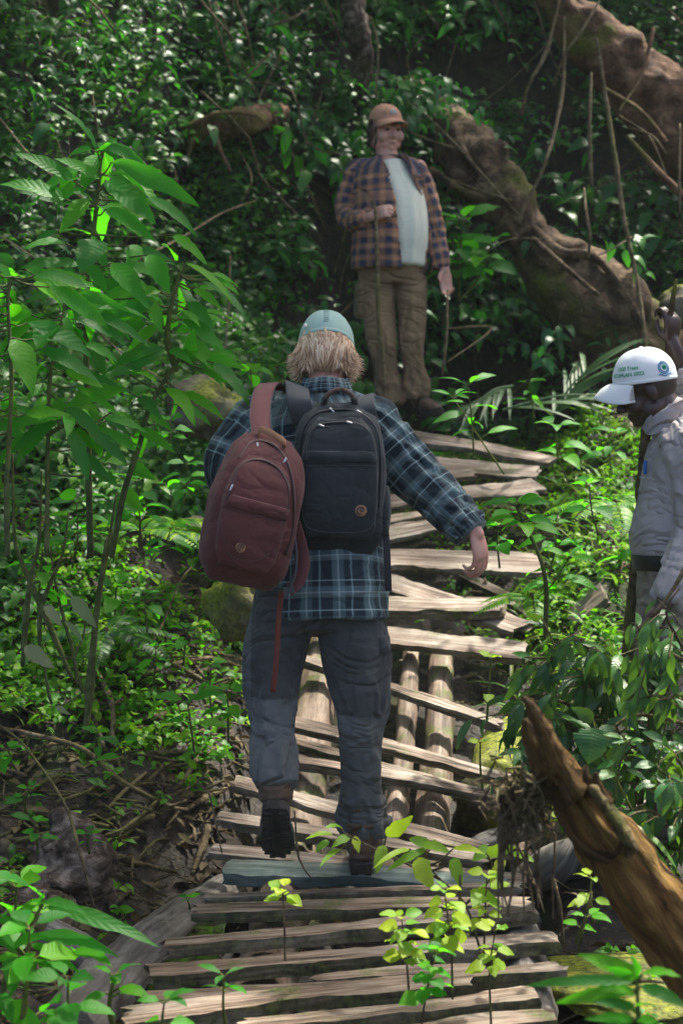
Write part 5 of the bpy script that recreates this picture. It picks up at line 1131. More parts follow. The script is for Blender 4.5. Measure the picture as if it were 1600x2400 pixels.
def cap_geo(M_, rx, ry, rz, z0=-.005, brim=True, brim_len=.07, droop=.016, seed=0, back_dip=0., n=64, m=22):
    """crown: part of an ellipsoid with seams and soft dents; returns crown, brim and button pieces"""
    g = Geo(); V = []
    for i in range(m+1):
        for j in range(n):
            b = 2*math.pi*j/n; ph0 = math.pi/2+math.asin(max(-.9, min(.9, -z0/rz)))
            ph = ph0*i/m
            x, y, z = math.sin(ph)**.86*math.cos(b) if ph > 0 else 0, math.sin(ph)**.86*math.sin(b) if ph > 0 else 0, math.cos(ph)
            k = 1-.010*math.exp(-(((b*3/math.pi) % 1-.5)/.5-1)**2*60)*min(1, i/4)
            k += .022*float(fbm(x*2.4+seed, y*2.4, z*2.4, 3+seed))*(1-.6*(i/m))
            V.append((x*rx*k, y*ry*k, z*rz*k))
    g.loft(np.array([xf(M_, V[i*n:(i+1)*n]) for i in range(m+1)]), caps=False)
    # inner rolled edge
    e = Geo(); ring = [(rx*math.cos(2*math.pi*j/40), ry*math.sin(2*math.pi*j/40), z0) for j in range(41)]
    e.ribbon(xf(M_, ring), .012, .003, side=np.array(M_)[:3, 2], step=.01)
    b = Geo(); rows = []
    for q in range(9):
        t = q/8; row = []
        for j in range(25):
            a = math.pi*(.14+.72*j/24)
            edge = math.sin((a-math.pi*.14)/(.72*math.pi)*math.pi)**.55
            d = brim_len*t*edge
            x = math.cos(a)*(rx+.002+d*.35); y = math.sin(a)*(ry+.002)+d
            z = z0+.004-.028*(x/rx)**2*(.5+t*.6)-droop*t*t
            row.append((x, y, z))
        rows.append(row)
    rows = np.array(rows); top = rows; bot = rows[::-1]-np.array((0, 0, .0035))
    loop = np.concatenate([top, bot], 0).transpose(1, 0, 2)
    b.loft([xf(M_, L) for L in loop])
    k = Geo(); k.ell((0, 0, rz*1.0), (.008, .008, .004), M_, n=12, m=8)
    return g, e, b, k
def hair_strands(M_, mat, parent, n, zr, lenr, flare, front_gap=.9, seed=0, rad=(.079, .097, .094), name='hair', lift=0.):
    g = Geo(); r = np.random.default_rng(seed)
    for i in range(n):
        a = r.uniform(-math.pi/2-math.pi*front_gap, -math.pi/2+math.pi*front_gap)      # centred at the back (-y)
        z = r.uniform(*zr); c = math.sqrt(max(.05, 1-(z/rad[2])**2))
        o = np.array((rad[0]*c*math.cos(a), rad[1]*c*math.sin(a), z)); out = np.array((math.cos(a), math.sin(a), 0))
        L = r.uniform(*lenr); sidef = abs(math.cos(a))**2.2; f = flare*(sidef*1.25+.12)*r.uniform(.3, 1.6)
        tn = np.array((-math.sin(a), math.cos(a), 0))*r.normal(0, .08)
        p1 = o+(out*.006+np.array((0, 0, -L*.35))+tn*L*.3)
        p2 = o+(out*(.008-.018*(1-sidef))+out*f*L*.25+np.array((0, 0, -L*.7))+tn*L*.7)
        p3 = o+(out*f*L*.85+out*(-.03*(1-sidef))+np.array((0, 0, -L*(1-.25*min(1, f))))+tn*L*1.3)
        w_ = r.uniform(.0012, .0030)
        g.limb(xf(M_, [o, p1, p2, p3]), [(w_, w_*.6), (w_*1.1, w_*.6), (w_*.8, w_*.4), (w_*.12, w_*.1)], n=5, step=.02, cap='flat')
    return g.make(name, M[mat], parent)

# ================= the walker seen from behind
base = P(760, 2040, 5.2)
W = empty('person', base, 'person seen from behind in blue tartan shirt, walking up the planks with two packs', 'person')
def walker():
    x = np.array((1., 0, 0))
    HM = basis(P(763, 806, 5.36), (1, .0, -.03), (.04, .88, -.47))
    g = Geo(); head_geo(g, HM)
    nb = P(762, 925, 5.30)
    g.limb([xf(HM, [(0, -.02, -.04)])[0], P(765, 880, 5.33), nb, P(757, 1000, 5.3)], [.058, .056, .058, .07])
    g.limb([P(757, 1060, 5.3), P(768, 1200, 5.24), P(745, 1400, 5.2)], [(.12, .07), (.11, .07), (.12, .08)], side=x)
    Rarm = [P(865, 985, 5.31), P(935, 1062, 5.3), P(1030, 1165, 5.26), P(1085, 1222, 5.22), P(1116, 1250, 5.2)]
    g.limb(Rarm, [.05, .045, .038, .032, .024])
    Larm = [P(610, 965, 5.31), P(560, 1030, 5.28), P(530, 1105, 5.27), P(560, 1160, 5.38), P(580, 1200, 5.48)]
    g.limb(Larm, [.05, .045, .04, .034, .026])
    g.limb([P(800, 1440, 5.2), P(838, 1560, 5.17), P(846, 1690, 5.14), P(852, 1830, 5.17), P(852, 1990, 5.2)], [.09, .08, .055, .048, .036])
    g.limb([P(670, 1440, 5.2), P(645, 1550, 5.17), P(637, 1650, 5.14), P(642, 1760, 5.07), P(645, 1880, 4.99)], [.09, .08, .055, .048, .036])
    d = nrm(P(1136, 1300, 5.17)-P(1112, 1245, 5.2))
    HR = basis(P(1112, 1236, 5.2), (.20, .05, -1), (.59, .79, .16)); HR[:3, :3] *= 1.05
    hand_geo(g, HR, (.55, .62, .72, .85), .45)
    HL = basis(P(580, 1200, 5.48), (.4, .6, -.2), (.3, -.3, .9)); hand_geo(g, HL, (1, 1.1, 1.2, 1.2), .8)
    body(g, M['skin_pale'], W)
    eyes(HM, W)
    # cap worn backwards-facing forwards: brim hidden in front
    CM = basis(P(764, 808, 5.36), (1, 0, -.02), (.02, .86, -.50))
    c, e, b, k = cap_geo(CM, .088, .106, .106, z0=-.008, brim_len=.07)
    cap = c.make('cap', M['cap_green'], W); e.make('cap_hem', M['cap_green'], cap); b.make('brim', M['cap_green'], cap, smooth=False); k.make('button', M['cap_green'], cap)
    s = Geo()
    for q in range(13):
        ph = .35+.085*q
        for sg in (-1, 1):
            s.limb(xf(CM, [(-.007+sg*.001, -.1075*math.sin(ph)**.86, .1045*math.cos(ph)), (.007+sg*.001, -.1075*math.sin(ph)**.86, .1045*math.cos(ph))]), [.0009]*2, n=4, step=.01)
    s.make('stitching', M['cap_green'], cap)
    t_ = Geo(); t_.box((-.064, -.084, .016), (.004, .002, .007), CM); t_.make('cap_tag', M['tee'], cap)
    # hair: under mass plus strands
    hg = Geo(); hg.ell((0, -.022, -.022), (.083, .084, .070), HM); hg.ell((0, -.040, -.058), (.066, .050, .038), HM)
    V, F = hg.remesh(.005, 3); r = np.random.default_rng(4)
    V = V+vnormals(V, F)*(.006*vn(np.arctan2(V[:, 0]-HM[0, 3], -(V[:, 1]-HM[1, 3]))*26, V[:, 2]*6, 0, 8))[:, None]
    V = V[:]; keep = (xf(np.linalg.inv(HM), V[F].mean(1))[:, 1] < .045)
    hm = link('hair', mesh('hair', V, F[keep], rnd=.32+.25*vn(V[:, 0]*220, V[:, 2]*12, 0, 3)), M['hair'], W)
    hair_strands(HM, 'hair', hm, 2600, (-.064, -.002), (.040, .082), .36, .66, 5, (.084, .100, .094), 'hair_strands')
    hair_strands(HM, 'hair', hm, 800, (-.068, -.03), (.02, .062), .45, .60, 6, (.078, .092, .12), 'hair_strands')
    # shirt
    sg_ = Geo(); axes = []
    tor = ([P(778, 1448, 5.17), P(776, 1360, 5.18), P(770, 1240, 5.22), P(760, 1100, 5.26), P(752, 1010, 5.29), P(758, 950, 5.32), P(764, 915, 5.33)],
           [(.170, .150), (.168, .145), (.165, .130), (.185, .13), (.20, .115), (.13, .085), (.072, .07)])
    sg_.limb(*tor, side=x, n=40, cap='flat', step=.03); axes.append((tor[0], x, tor[1]))
    ra = ([P(800, 985, 5.31), P(868, 1000, 5.31), P(930, 1068, 5.30), P(985, 1128, 5.28), P(1045, 1185, 5.25), P(1098, 1238, 5.21)], [.075, .080, .080, .074, .064, .050])
    la = ([P(700, 985, 5.31), P(622, 980, 5.31), P(567, 1035, 5.28), P(535, 1100, 5.27), P(556, 1160, 5.38), P(578, 1196, 5.46)], [.07, .076, .074, .066, .055, .046])
    for a_ in (ra, la): sg_.limb(*a_, side=(0, 1, 0), n=24, cap='flat'); axes.append((a_[0], (0, 1, 0), a_[1]))
    sg_.limb([P(690, 960, 5.32), P(590, 975, 5.31)], [.05, .055]); sg_.limb([P(830, 955, 5.32), P(890, 985, 5.31)], [.05, .062])
    fo = folds({0: (.006, 9, 1.4, [(.0, .12, .004)]), 1: (.012, 13, 1.5, [(.24, .09, .005), (.5, .08, .010)]), 2: (.012, 13, 1.5, [(.26, .08, .006)])})
    shirt = garment('shirt', sg_, axes, M['plaid_blue'], W, .0055, 4, fo)
    co = Geo(); rings = []
    for q, (ddz, rr) in enumerate(((-.022, .074), (.0, .072), (.026, .066), (.030, .068), (.010, .078), (-.012, .084))):
        rings.append([nb*.5+P(765, 890, 5.34)*.5+np.array((rr*math.cos(a), rr*1.02*math.sin(a)-.02-ddz*.25, ddz+.004*math.sin(a*3))) for a in np.linspace(0, 2*math.pi, 40, endpoint=False)])
    co.loft(rings, caps=False); m_ = co.make('collar', M['plaid_blue'], shirt)
    cu = Geo(); a1, a2 = P(1078, 1215, 5.22), P(1108, 1248, 5.20); cu.limb([a1, a2], [.053, .052], n=24, cap='flat', step=.01); cu.make('cuff', M['plaid_blue'], shirt)
    # trousers
    tg = Geo(); ax = []
    pel = ([P(742, 1370, 5.2), P(742, 1430, 5.2), P(744, 1485, 5.19)], [(.175, .125), (.195, .132), (.185, .115)])
    tg.limb(*pel, side=x, n=36, cap='flat'); ax.append((pel[0], x, pel[1]))
    rl = ([P(818, 1440, 5.19), P(836, 1550, 5.17), P(846, 1650, 5.13), P(847, 1740, 5.13), P(848, 1850, 5.15), P(852, 1925, 5.17), P(852, 1958, 5.17)], [.098, .104, .076, .062, .059, .068, .060])
    ll = ([P(664, 1440, 5.19), P(641, 1540, 5.17), P(636, 1640, 5.13), P(641, 1720, 5.08), P(643, 1800, 5.02), P(645, 1842, 5.0)], [.098, .094, .072, .058, .060, .055])
    for l_ in (rl, ll): tg.limb(*l_, side=x, n=28, cap='flat'); ax.append((l_[0], x, l_[1]))
    fo = folds({0: (.005, 7, 1.4, []), 1: (.008, 10, 1.4, [(.30, .07, .010), (.63, .07, .016)]), 2: (.008, 11, 1.4, [(.27, .07, .010), (.46, .09, .016)])})
    tr = garment('trousers', tg, ax, M['trousers_grey'], W, .006, 3, fo)
    tr.data.materials.append(M['trousers_pale'])
    n = len(tr.data.polygons); c = np.empty(n*3); tr.data.polygons.foreach_get('center', c); c = c.reshape(-1, 3)
    kz = P(845, 1668, 5.13)[2]; kl = P(640, 1632, 5.1)[2]
    mi = np.where(c[:, 0] > P(740, 1600, 5.15)[0], c[:, 2] < kz, c[:, 2] < kl) | (c[:, 0] < P(590, 1500, 5.15)[0])
    tr.data.polygons.foreach_set('material_index', mi.astype(np.int32))
    for (cx, cy, sx) in ((912, 1560, 1), (572, 1545, -1)):
        pk = Geo(); pc = P(cx-30*sx, cy, 5.17)
        pk.limb([pc+(0, 0, .075), pc, pc+(0, 0, -.085)], [(.010, .058), (.015, .064), (.011, .060)], side=x, n=24, cap='round', power=.6)
        V, F = pk.remesh(.006, 3); V = V+vnormals(V, F)*(.004*fbm(V[:, 0]*25, V[:, 1]*25, V[:, 2]*25, 5))[:, None]
        po = link('cargo_pocket', mesh('cargo_pocket', V, F), M['trousers_pale' if sx > 0 else 'trousers_grey'], tr)
    fl = Geo(); fc = P(893, 1500, 5.15); fl.limb([fc+(0, 0, .015), fc+(.008, 0, -.03)], [(.016, .055), (.024, .066)], side=x, n=16, cap='flat', power=.6); fl.make('pocket_flap', M['trousers_grey'], tr)
    # boots
    boot(W, P(846, 2046, 5.12), (.08, 1, .02), (0, 0, 1), shaft=.15, leg=P(852, 1925, 5.165))
    hb = P(645, 1908, 4.93); tp = P(650, 1990, 5.12); dv = tp-hb
    boot(W, hb+np.array((0, 0, .01)), dv, (0, -.35, 1), shaft=.07, side=-1, leg=P(644, 1815, 4.99))
walker()
# ================= packs
def superell(n, p):
    a = np.linspace(0, 2*math.pi, n, endpoint=False); return np.sign(np.cos(a))*np.abs(np.cos(a))**p, np.sign(np.sin(a))*np.abs(np.sin(a))**p
def pack(label, M_, prof, pocket, mats, seed, name='backpack', W_=.29, H=.46, badge=(.07, -.145), extra=None):
    """pack frame: x right, y into the wearer's back, z up; the face shows towards -y"""
    cm, cz, cs = mats
    R_ = empty(name, M_[:3, 3], label, 'backpack')
    T = lambda q: xf(M_, q)
    def shell(nm, prof, yb, mat, parent, p=.55, amp=.004):
        g = Geo(); cx, cy = superell(56, p); zz = np.linspace(prof[0][0], prof[-1][0], 46)
        P_ = np.array(prof); w_ = np.interp(zz, P_[:, 0], P_[:, 1]); d_ = np.interp(zz, P_[:, 0], P_[:, 2]); xo = np.interp(zz, P_[:, 0], P_[:, 3])
        k = np.ones(7)/7; pad = lambda a: np.convolve(np.pad(a, 3, 'edge'), k, 'valid'); w_, d_, xo = pad(w_), pad(d_), pad(xo)
        rings = []
        for z, a, b, o in zip(zz, w_, d_, xo):
            fz = 1+.035*fbm(cx*2.2+seed, cy*2.2, z*9, seed)
            rings.append(T(np.stack([o+cx*a*fz, yb-b+cy*b*fz+.0*cx, np.full(56, z)+.008*vn(cx*2, cy*2, z*5, seed+2)], 1)))
        g.loft(rings); V = g.arr(); 
        o = g.make(nm, mat, parent)
        return o, (zz, w_, d_, xo, yb)
    main, S0 = shell('main_compartment', prof, 0, M[cm], R_)
    def front(S_, x, z, off=.003, p=.55):
        zz, w_, d_, xo, yb = S_
        a = np.interp(z, zz, w_); b = np.interp(z, zz, d_); o = np.interp(z, zz, xo)
        u = min(.999, abs(x-o)/a); v = (1-u**(2/p))**(p/2)
        return np.array((x, yb-b-b*v-off, z))
    pkt, S1 = shell('front_pocket', pocket, -prof[len(prof)//2][2]*2+.012, M[cm], R_, .5)
    def zipline(nm, pts, S_, rad=.0035, mat=cz, off=.001):
        g = Geo(); g.limb(T([front(S_, x, z, off) for x, z in pts]), [rad]*len(pts), n=8, step=.008); return g.make(nm, M[mat], R_)
    return R_, T, front, S0, S1, zipline, main, pkt
def puller(R_, T, p, d=(0, 0, -1), L=.03):
    g = Geo(); p = np.asarray(p); d = nrm(d)
    g.limb(T([p, p+d*L*.5]), [.0035, .003], n=8, step=.01)
    o = g.make('zip_puller', M['metal'], R_)
    h = Geo(); h.limb(T([p+d*L*.5, p+d*L*.9+(.003, 0, 0), p+d*L*1.5]), [.0022, .0022, .0015], n=6, step=.01); h.make('pull_cord', M['zip'], o)
def badge_(R_, T, p, r=.017):
    g = Geo(); g.ell(p, (r, .0025, r), None, n=24, m=8); V = T(g.arr()); o = link('badge', mesh('badge', V, g.F), M['tan_leather'], R_)
    m = Geo()                                     # curled animal mark: two arcs
    p = np.asarray(p)
    arc = [p+np.array((r*.62*math.cos(a), -.003, r*.62*math.sin(a))) for a in np.linspace(.4, 4.9, 14)]
    m.limb(T(arc), [r*.10]+[r*.17]*12+[r*.08], n=6, step=.004)
    arc = [p+np.array((r*.2+r*.25*math.cos(a), -.003, r*.1+r*.25*math.sin(a))) for a in np.linspace(2.0, 6.2, 10)]
    m.limb(T(arc), [r*.14]*10, n=6, step=.004); m.make('badge_mark', M['dark_leather'], o)
def black_pack():
    Mx = basis(P(792, 1118, 5.165), (1, .03, -.015), (-.03, 1, -.16))
    prof = [(-.232, .085, .030, 0), (-.222, .115, .05, 0), (-.19, .134, .062, 0), (-.10, .140, .070, 0), (.05, .138, .072, 0), (.13, .128, .066, 0), (.18, .112, .052, 0), (.208, .085, .036, 0), (.218, .05, .02, 0)]
    pkt = [(-.195, .080, .012, 0), (-.18, .104, .02, 0), (-.10, .112, .03, 0), (.05, .110, .032, 0), (.11, .100, .028, 0), (.148, .08, .018, 0), (.158, .05, .008, 0)]
    R_, T, fr, S0, S1, zl, main, pk = pack('charcoal canvas backpack worn on both shoulders of the walker', Mx, prof, pkt, ('pack_black', 'zip', 'pack_strap'), 3)
    arc = [(-.118, -.02), (-.122, .06), (-.108, .13), (-.075, .175), (-.02, .192), (.04, .190), (.085, .165), (.112, .12), (.122, .05), (.122, -.02), (.118, -.10)]
    zl('main_zip', arc, S0, .0042)
    arc2 = [(-.098, .03), (-.096, .08), (-.07, .128), (-.02, .142), (.04, .142), (.078, .122), (.098, .08), (.1, .03)]
    zl('pocket_zip', arc2, S1, .0035)
    g = Geo(); w_ = np.linspace(-.108, .108, 14)
    top = [fr(S1, a, .052+.003*math.sin(a*40), .007) for a in w_]; bot = [fr(S1, a, .022+.002*math.sin(a*30), .006) for a in w_]; b2 = [fr(S1, a, .020, -.001) for a in w_]; t2 = [fr(S1, a, .056, -.001) for a in w_]
    g.loft([T([t2[i], top[i], bot[i], b2[i]]) for i in range(14)]); g.make('pocket_flap', M['pack_black'], R_)
    zl('flap_seam', [(a, .012) for a in w_], S1, .0018, 'zip')
    zl('side_seam', [(.104, .02), (.108, -.06), (.10, -.15), (.06, -.178), (-.06, -.178), (-.102, -.15), (-.108, -.06), (-.104, .02)], S1, .0016, 'pack_strap')
    for q in ((-.028, .196), (.052, .19)): puller(R_, T, fr(S0, q[0], q[1], .006), (.5 if q[0] < 0 else .7, -.1, -.5 if q[0] < 0 else -.4))
    for q in ((-.062, .134), (.02, .145)): puller(R_, T, fr(S1, q[0], q[1], .005), (.9, -.05, -.3), .028)
    badge_(R_, T, fr(S1, .062, -.118, .002), .0175)
    g = Geo(); g.limb(T([(.132, -.055, -.18), (.137, -.055, -.10), (.134, -.055, -.035)]), [(.018, .05), (.021, .055), (.016, .05)], side=Mx[:3, 0], n=22, cap='flat', power=.7); g.make('side_pocket', M['pack_black'], R_)
    g = Geo(); g.limb(T([(-.046, -.055, .206), (-.036, -.07, .238), (0, -.075, .256), (.036, -.07, .240), (.048, -.055, .206)]), [.0075]*5, n=12, step=.006); h = g.make('haul_handle', M['dark_leather'], R_)
    g = Geo()
    for s in (-1, 1): g.limb(T([(s*.05, -.05, .20), (s*.043, -.064, .228)]), [.011, .010], n=10, step=.01)
    g.make('handle_anchor', M['zip'], h)
    for s, pts in ((-1, [(792-78, 990, 5.14), (700, 940, 5.12), (697, 912, 5.19), (692, 905, 5.30), (690, 930, 5.42), (690, 1010, 5.47)]), (1, [(858, 992, 5.15), (850, 958, 5.12), (848, 938, 5.18), (852, 934, 5.28), (860, 950, 5.40), (865, 1030, 5.46)])):
        g = Geo(); g.ribbon([P(*q) for q in pts], .074, .013, side=(1, 0, .35*s)); g.make('shoulder_strap', M['pack_strap'], R_)
    g = Geo(); g.ribbon([P(897, 1185, 5.10), P(905, 1270, 5.07), P(910, 1385, 5.06)], .021, .002, side=(1, .2, 0)); g.make('webbing_strap', M['belt'], R_)
    return R_
black_pack()
def red_pack():
    Mx = basis(P(577, 1192, 5.00), (.94, .32, -.27), (-.30, .94, -.10)); Mx[:3, 0] *= .90; Mx[:3, 2] *= .95
    prof = [(-.235, .085, .03, .02), (-.222, .120, .055, .014), (-.18, .142, .075, .004), (-.08, .147, .082, .0), (.02, .145, .082, 0), (.10, .138, .074, .004), (.17, .122, .058, .008), (.212, .10, .04, .01), (.228, .06, .022, .012)]
    pkt = [(-.19, .07, .01, -.02), (-.175, .095, .02, -.025), (-.08, .106, .032, -.03), (.02, .104, .034, -.032), (.09, .092, .028, -.03), (.13, .07, .016, -.03), (.142, .04, .006, -.03)]
    R_, T, fr, S0, S1, zl, main, pk = pack("maroon canvas backpack slung over the walker's left shoulder", Mx, prof, pkt, ('pack_red', 'zip_red', 'strap_red'), 8)
    zl('main_zip', [(-.10, .13), (-.068, .185), (-.02, .204), (.03, .19), (.072, .13), (.10, .04), (.118, -.05), (.115, -.12)], S0, .0045)
    zl('pocket_zip', [(-.128, .03), (-.12, .08), (-.085, .122), (-.03, .134), (.02, .115), (.055, .065), (.07, .0)], S1, .004)
    w_ = np.linspace(-.134, .07, 14); g = Geo()
    top = [fr(S1, a, .005, .007) for a in w_]; bot = [fr(S1, a, -.028, .006) for a in w_]; b2 = [fr(S1, a, -.030, -.001) for a in w_]; t2 = [fr(S1, a, .009, -.001) for a in w_]
    g.loft([T([t2[i], top[i], bot[i], b2[i]]) for i in range(14)]); g.make('pocket_flap', M['pack_red'], R_)
    zl('flap_seam', [(a, -.036) for a in w_], S1, .0016, 'zip_red')
    zl('side_seam', [(.0, -.10), (.06, -.09), (.11, -.075), (.145, -.06)], S0, .0016, 'strap_red')
    zl('side_seam', [(.066, -.03), (.05, -.12), (.0, -.165), (-.08, -.165), (-.115, -.12)], S1, .0016, 'zip_red')
    puller(R_, T, fr(S0, -.045, .19, .006), (.25, -.2, -1), .035); puller(R_, T, fr(S0, .052, .165, .006), (-.3, -.1, -.8), .026); puller(R_, T, fr(S1, -.128, .035, .005), (-.2, 0, -1), .03)
    badge_(R_, T, fr(S1, -.055, -.135, .002), .0165)
    g = Geo(); g.ribbon(T([(-.035, -.06, .212), (-.040, -.085, .236), (.0, -.105, .228), (.045, -.10, .215), (.052, -.07, .205)]), .020, .004, side=(0, .3, 1)); g.make('haul_handle', M['tan_leather'], R_)
    g = Geo(); g.ribbon([P(618, 1040, 4.98), P(610, 985, 5.06), P(612, 940, 5.14), P(622, 908, 5.24), P(640, 905, 5.36), P(650, 980, 5.44)], .062, .006, side=(1, 0, .06)); st = g.make('shoulder_strap', M['strap_red'], R_)
    e = Geo(); 
    for s in (-.030, .030): e.ribbon([P(618, 1040, 4.972)+(s, 0, 0), P(610, 985, 5.052)+(s, 0, 0), P(612, 940, 5.132)+(s, 0, 0), P(622, 907, 5.234)+(s, 0, 0)], .004, .002, side=(1, 0, .06))
    e.make('strap_piping', M['pack_strap'], st)
    g = Geo(); g.ribbon([P(690, 1225, 4.98), P(706, 1280, 4.97), P(712, 1325, 4.96), P(700, 1362, 4.96), P(676, 1384, 4.97)], .040, .004, side=(.8, -.5, 0)); lo = g.make('strap_loop', M['strap_red'], R_)
    e = Geo(); e.ribbon([P(684, 1232, 4.955), P(693, 1285, 4.945), P(693, 1330, 4.935), P(684, 1365, 4.94), P(670, 1385, 4.95)], .008, .006, side=(.8, -.5, 0)); e.make('strap_edging', M['pack_strap'], lo)
    g = Geo(); g.box((0, 0, 0), (.016, .006, .010), basis(P(677, 1383, 4.95), (1, 0, .2), (0, 1, 0))); g.make('buckle', M['pack_strap'], R_, smooth=False)
    g = Geo(); g.ribbon([P(660, 1385, 4.97), P(653, 1450, 4.98), P(648, 1540, 5.0), P(640, 1622, 5.01)], .016, .002, side=(1, .1, 0)); g.make('webbing_strap', M['strap_rust'], R_)
red_pack()
# ================= the waiting person at the top
B = empty('person', P(935, 965, 9.37), 'person in rust cap, checked flannel and pale tee standing at the top with a stick', 'person')
def waiting():
    D = 9.37; q = lambda x, y, d=0.: P(x, y, D+d)
    HM = basis(q(903, 300), (-.90, -.42, -.02), (.42, -.88, -.13), s=1.0)      # faces the camera, turned to the right of the picture
    HM[:3, :3] *= 1.06
    g = Geo(); head_geo(g, HM, 1.2)
    g.limb([q(905, 320), q(905, 350), q(907, 380)], [.058, .060, .060])
    X = nrm(np.array((-.96, -.25, 0)))
    g.limb([q(912, 430), q(920, 520, .02), q(920, 620)], [(.11, .07), (.11, .09), (.12, .09)], side=X)
    RA = [q(838, 400), q(820, 480, .02), q(830, 520, -.06), q(868, 508, -.22)]; LA = [q(980, 395), q(1012, 520), q(1038, 618, -.05), q(1042, 632, -.06)]
    g.limb(RA, [.05, .042, .036, .026]); g.limb(LA, [.05, .042, .03, .026])
    g.limb([q(915, 610), q(886, 680), q(894, 790, -.03), q(906, 880), q(914, 915)], [.08, .06, .045, .035, .03]); g.limb([q(925, 610), q(958, 680), q(960, 790, -.03), q(967, 870), q(970, 905)], [.08, .055, .04, .035, .03])
    HR = basis(q(868, 508, -.22), (.85, -.45, .30), (.25, .1, .95)); hand_geo(g, HR, (1.25, 1.3, 1.35, 1.35), .9)
    HL = basis(q(1042, 630, -.06), (.08, -.1, -1), (-.9, -.3, 0)); hand_geo(g, HL, (.45, .55, .65, .7), .35)
    body(g, M['skin_pale'], B, .0045, 4)
    eyes(HM, B)
    lip = Geo(); lip.ell((0, .0975, -.074), (.015, .003, .0022), HM, n=12, m=6); lip.make('mouth', M['dark_leather'], B)
    CM = basis(xf(HM, [(0, -.006, .034)])[0], HM[:3, 0]/1.03, HM[:3, 1]/1.03+np.array((0, 0, .03)))
    c, e, b, k = cap_geo(CM, .088, .104, .092, z0=.008, brim_len=.078, seed=4)
    cap = c.make('cap', M['cap_rust'], B); e.make('cap_hem', M['cap_rust'], cap); b.make('brim', M['cap_rust'], cap); k.make('button', M['cap_rust'], cap)
    pr = Geo(); pr.ell((0, .099, .045), (.024, .006, .016), CM, n=16, m=8); pr.make('cap_print', M['pale_thread'], cap)
    hg = Geo(); hg.ell((0, -.03, -.01), (.083, .080, .08), HM)
    hh = hg.make('hair', M['hair_dark'], B); hair_strands(HM, 'hair_dark', hh, 260, (-.05, .03), (.04, .08), .35, .66, 9, (.082, .098, .094), 'hair_strands')
    # tee
    t = Geo(); tee = ([q(930, 628), q(930, 590), q(934, 540, -.01), q(930, 480, -.005), q(918, 425), q(912, 396), q(909, 379)], [(.160, .16), (.162, .168), (.160, .178), (.160, .165), (.155, .125), (.115, .09), (.078, .072)])
    t.limb(*tee, side=X, n=40, cap='flat', step=.03)
    fo = folds({0: (.005, 1.5, 2.2, [(.05, .12, .006)])})
    tee_o = garment('tee_shirt', t, [(tee[0], X, tee[1])], M['tee'], B, .008, 4, fo)
    # open flannel
    s = Geo(); ax = []
    tor = ([q(912, 634, -.01), q(914, 560, -.015), q(914, 480, -.01), q(912, 420, .0), q(908, 385, .02), q(907, 370, .02)], [(.212, .18), (.208, .19), (.20, .18), (.195, .155), (.15, .11), (.09, .09)])
    s.limb(*tor, side=X, n=40, cap='flat', step=.03); ax.append((tor[0], X, tor[1]))
    ra = ([q(880, 396), q(842, 408), q(822, 460, .01), q(814, 502, 0), q(832, 518, -.08), q(858, 510, -.19)], [.06, .072, .068, .062, .056, .046]); la = ([q(940, 396), q(972, 408), q(1000, 480), q(1016, 545), q(1032, 605, -.04), q(1036, 628, -.05)], [.06, .070, .064, .056, .050, .046])
    for a_ in (ra, la): s.limb(*a_, side=(0, 1, 0), n=24, cap='flat'); ax.append((a_[0], (0, 1, 0), a_[1]))
    fo = folds({0: (.008, 8, 1.4, []), 1: (.012, 12, 1.3, [(.22, .07, .008)]), 2: (.012, 12, 1.3, [(.4, .09, .006)])})
    zl = [P(0, y, D)[2] for y in (365, 380, 472, 629, 660)]
    lx = [880, 895, 924, 941, 944]; rx = [935, 946, 988, 997, 998]
    def cut(c):
        pxl = np.interp(-c[:, 2], [-z for z in zl], lx); pxr = np.interp(-c[:, 2], [-z for z in zl], rx)
        dd = c[:, 1]; px = 800+c[:, 0]/dd*FPX*.997
        return (c[:, 1] < D+.06*sstep(P(0, 410, D)[2], P(0, 385, D)[2], c[:, 2])) & (px > pxl) & (px < pxr) & (c[:, 2] < P(0, 360, D)[2])
    fl = garment('flannel_shirt', s, ax, M['plaid_orange'], B, .008, 4, fo, cut=cut, solid=.005)
    co = Geo()
    for sg, pts in ((-1, [(877, 372, .06), (880, 366, -.04), (891, 376, -.09), (901, 394, -.125), (909, 414, -.15)]), (1, [(940, 368, .05), (950, 366, -.04), (958, 376, -.08), (966, 396, -.10)])):
        co.ribbon([q(*v) for v in pts], .034, .006, side=(.35*sg*-1, -.3, .9))
    co.make('collar', M['plaid_orange'], fl)
    g = Geo(); pc = q(984, 412, -.13)
    g.ribbon([pc+(-.035, -.004, .0), pc+(.03, .02, 0)], .02, .006, side=(0, 0, 1)); g.make('pocket_flap', M['plaid_orange'], fl)
    # trousers
    t = Geo(); ax = []
    pel = ([q(918, 610), q(917, 640), q(918, 668)], [(.18, .13), (.185, .135), (.17, .11)]); t.limb(*pel, side=X, n=30, cap='flat'); ax.append((pel[0], X, pel[1]))
    rl = ([q(880, 655), q(888, 740, -.02), q(895, 800, -.04), q(905, 880, -.01), q(916, 930), q(918, 948)], [.096, .084, .070, .060, .070, .064]); ll = ([q(960, 655), q(967, 740, -.02), q(963, 800, -.04), q(970, 870, -.01), q(974, 910), q(976, 934)], [.090, .072, .060, .052, .064, .058])
    for l_ in (rl, ll): t.limb(*l_, side=X, n=26, cap='flat'); ax.append((l_[0], X, l_[1]))
    fo = folds({0: (.006, 8, 1.2, []), 1: (.010, 9, 1.2, [(.33, .08, .010), (.60, .07, .018)]), 2: (.010, 9, 1.2, [(.33, .08, .010), (.56, .08, .02)])})
    tr = garment('trousers', t, ax, M['trousers_tan'], B, .008, 3, fo)
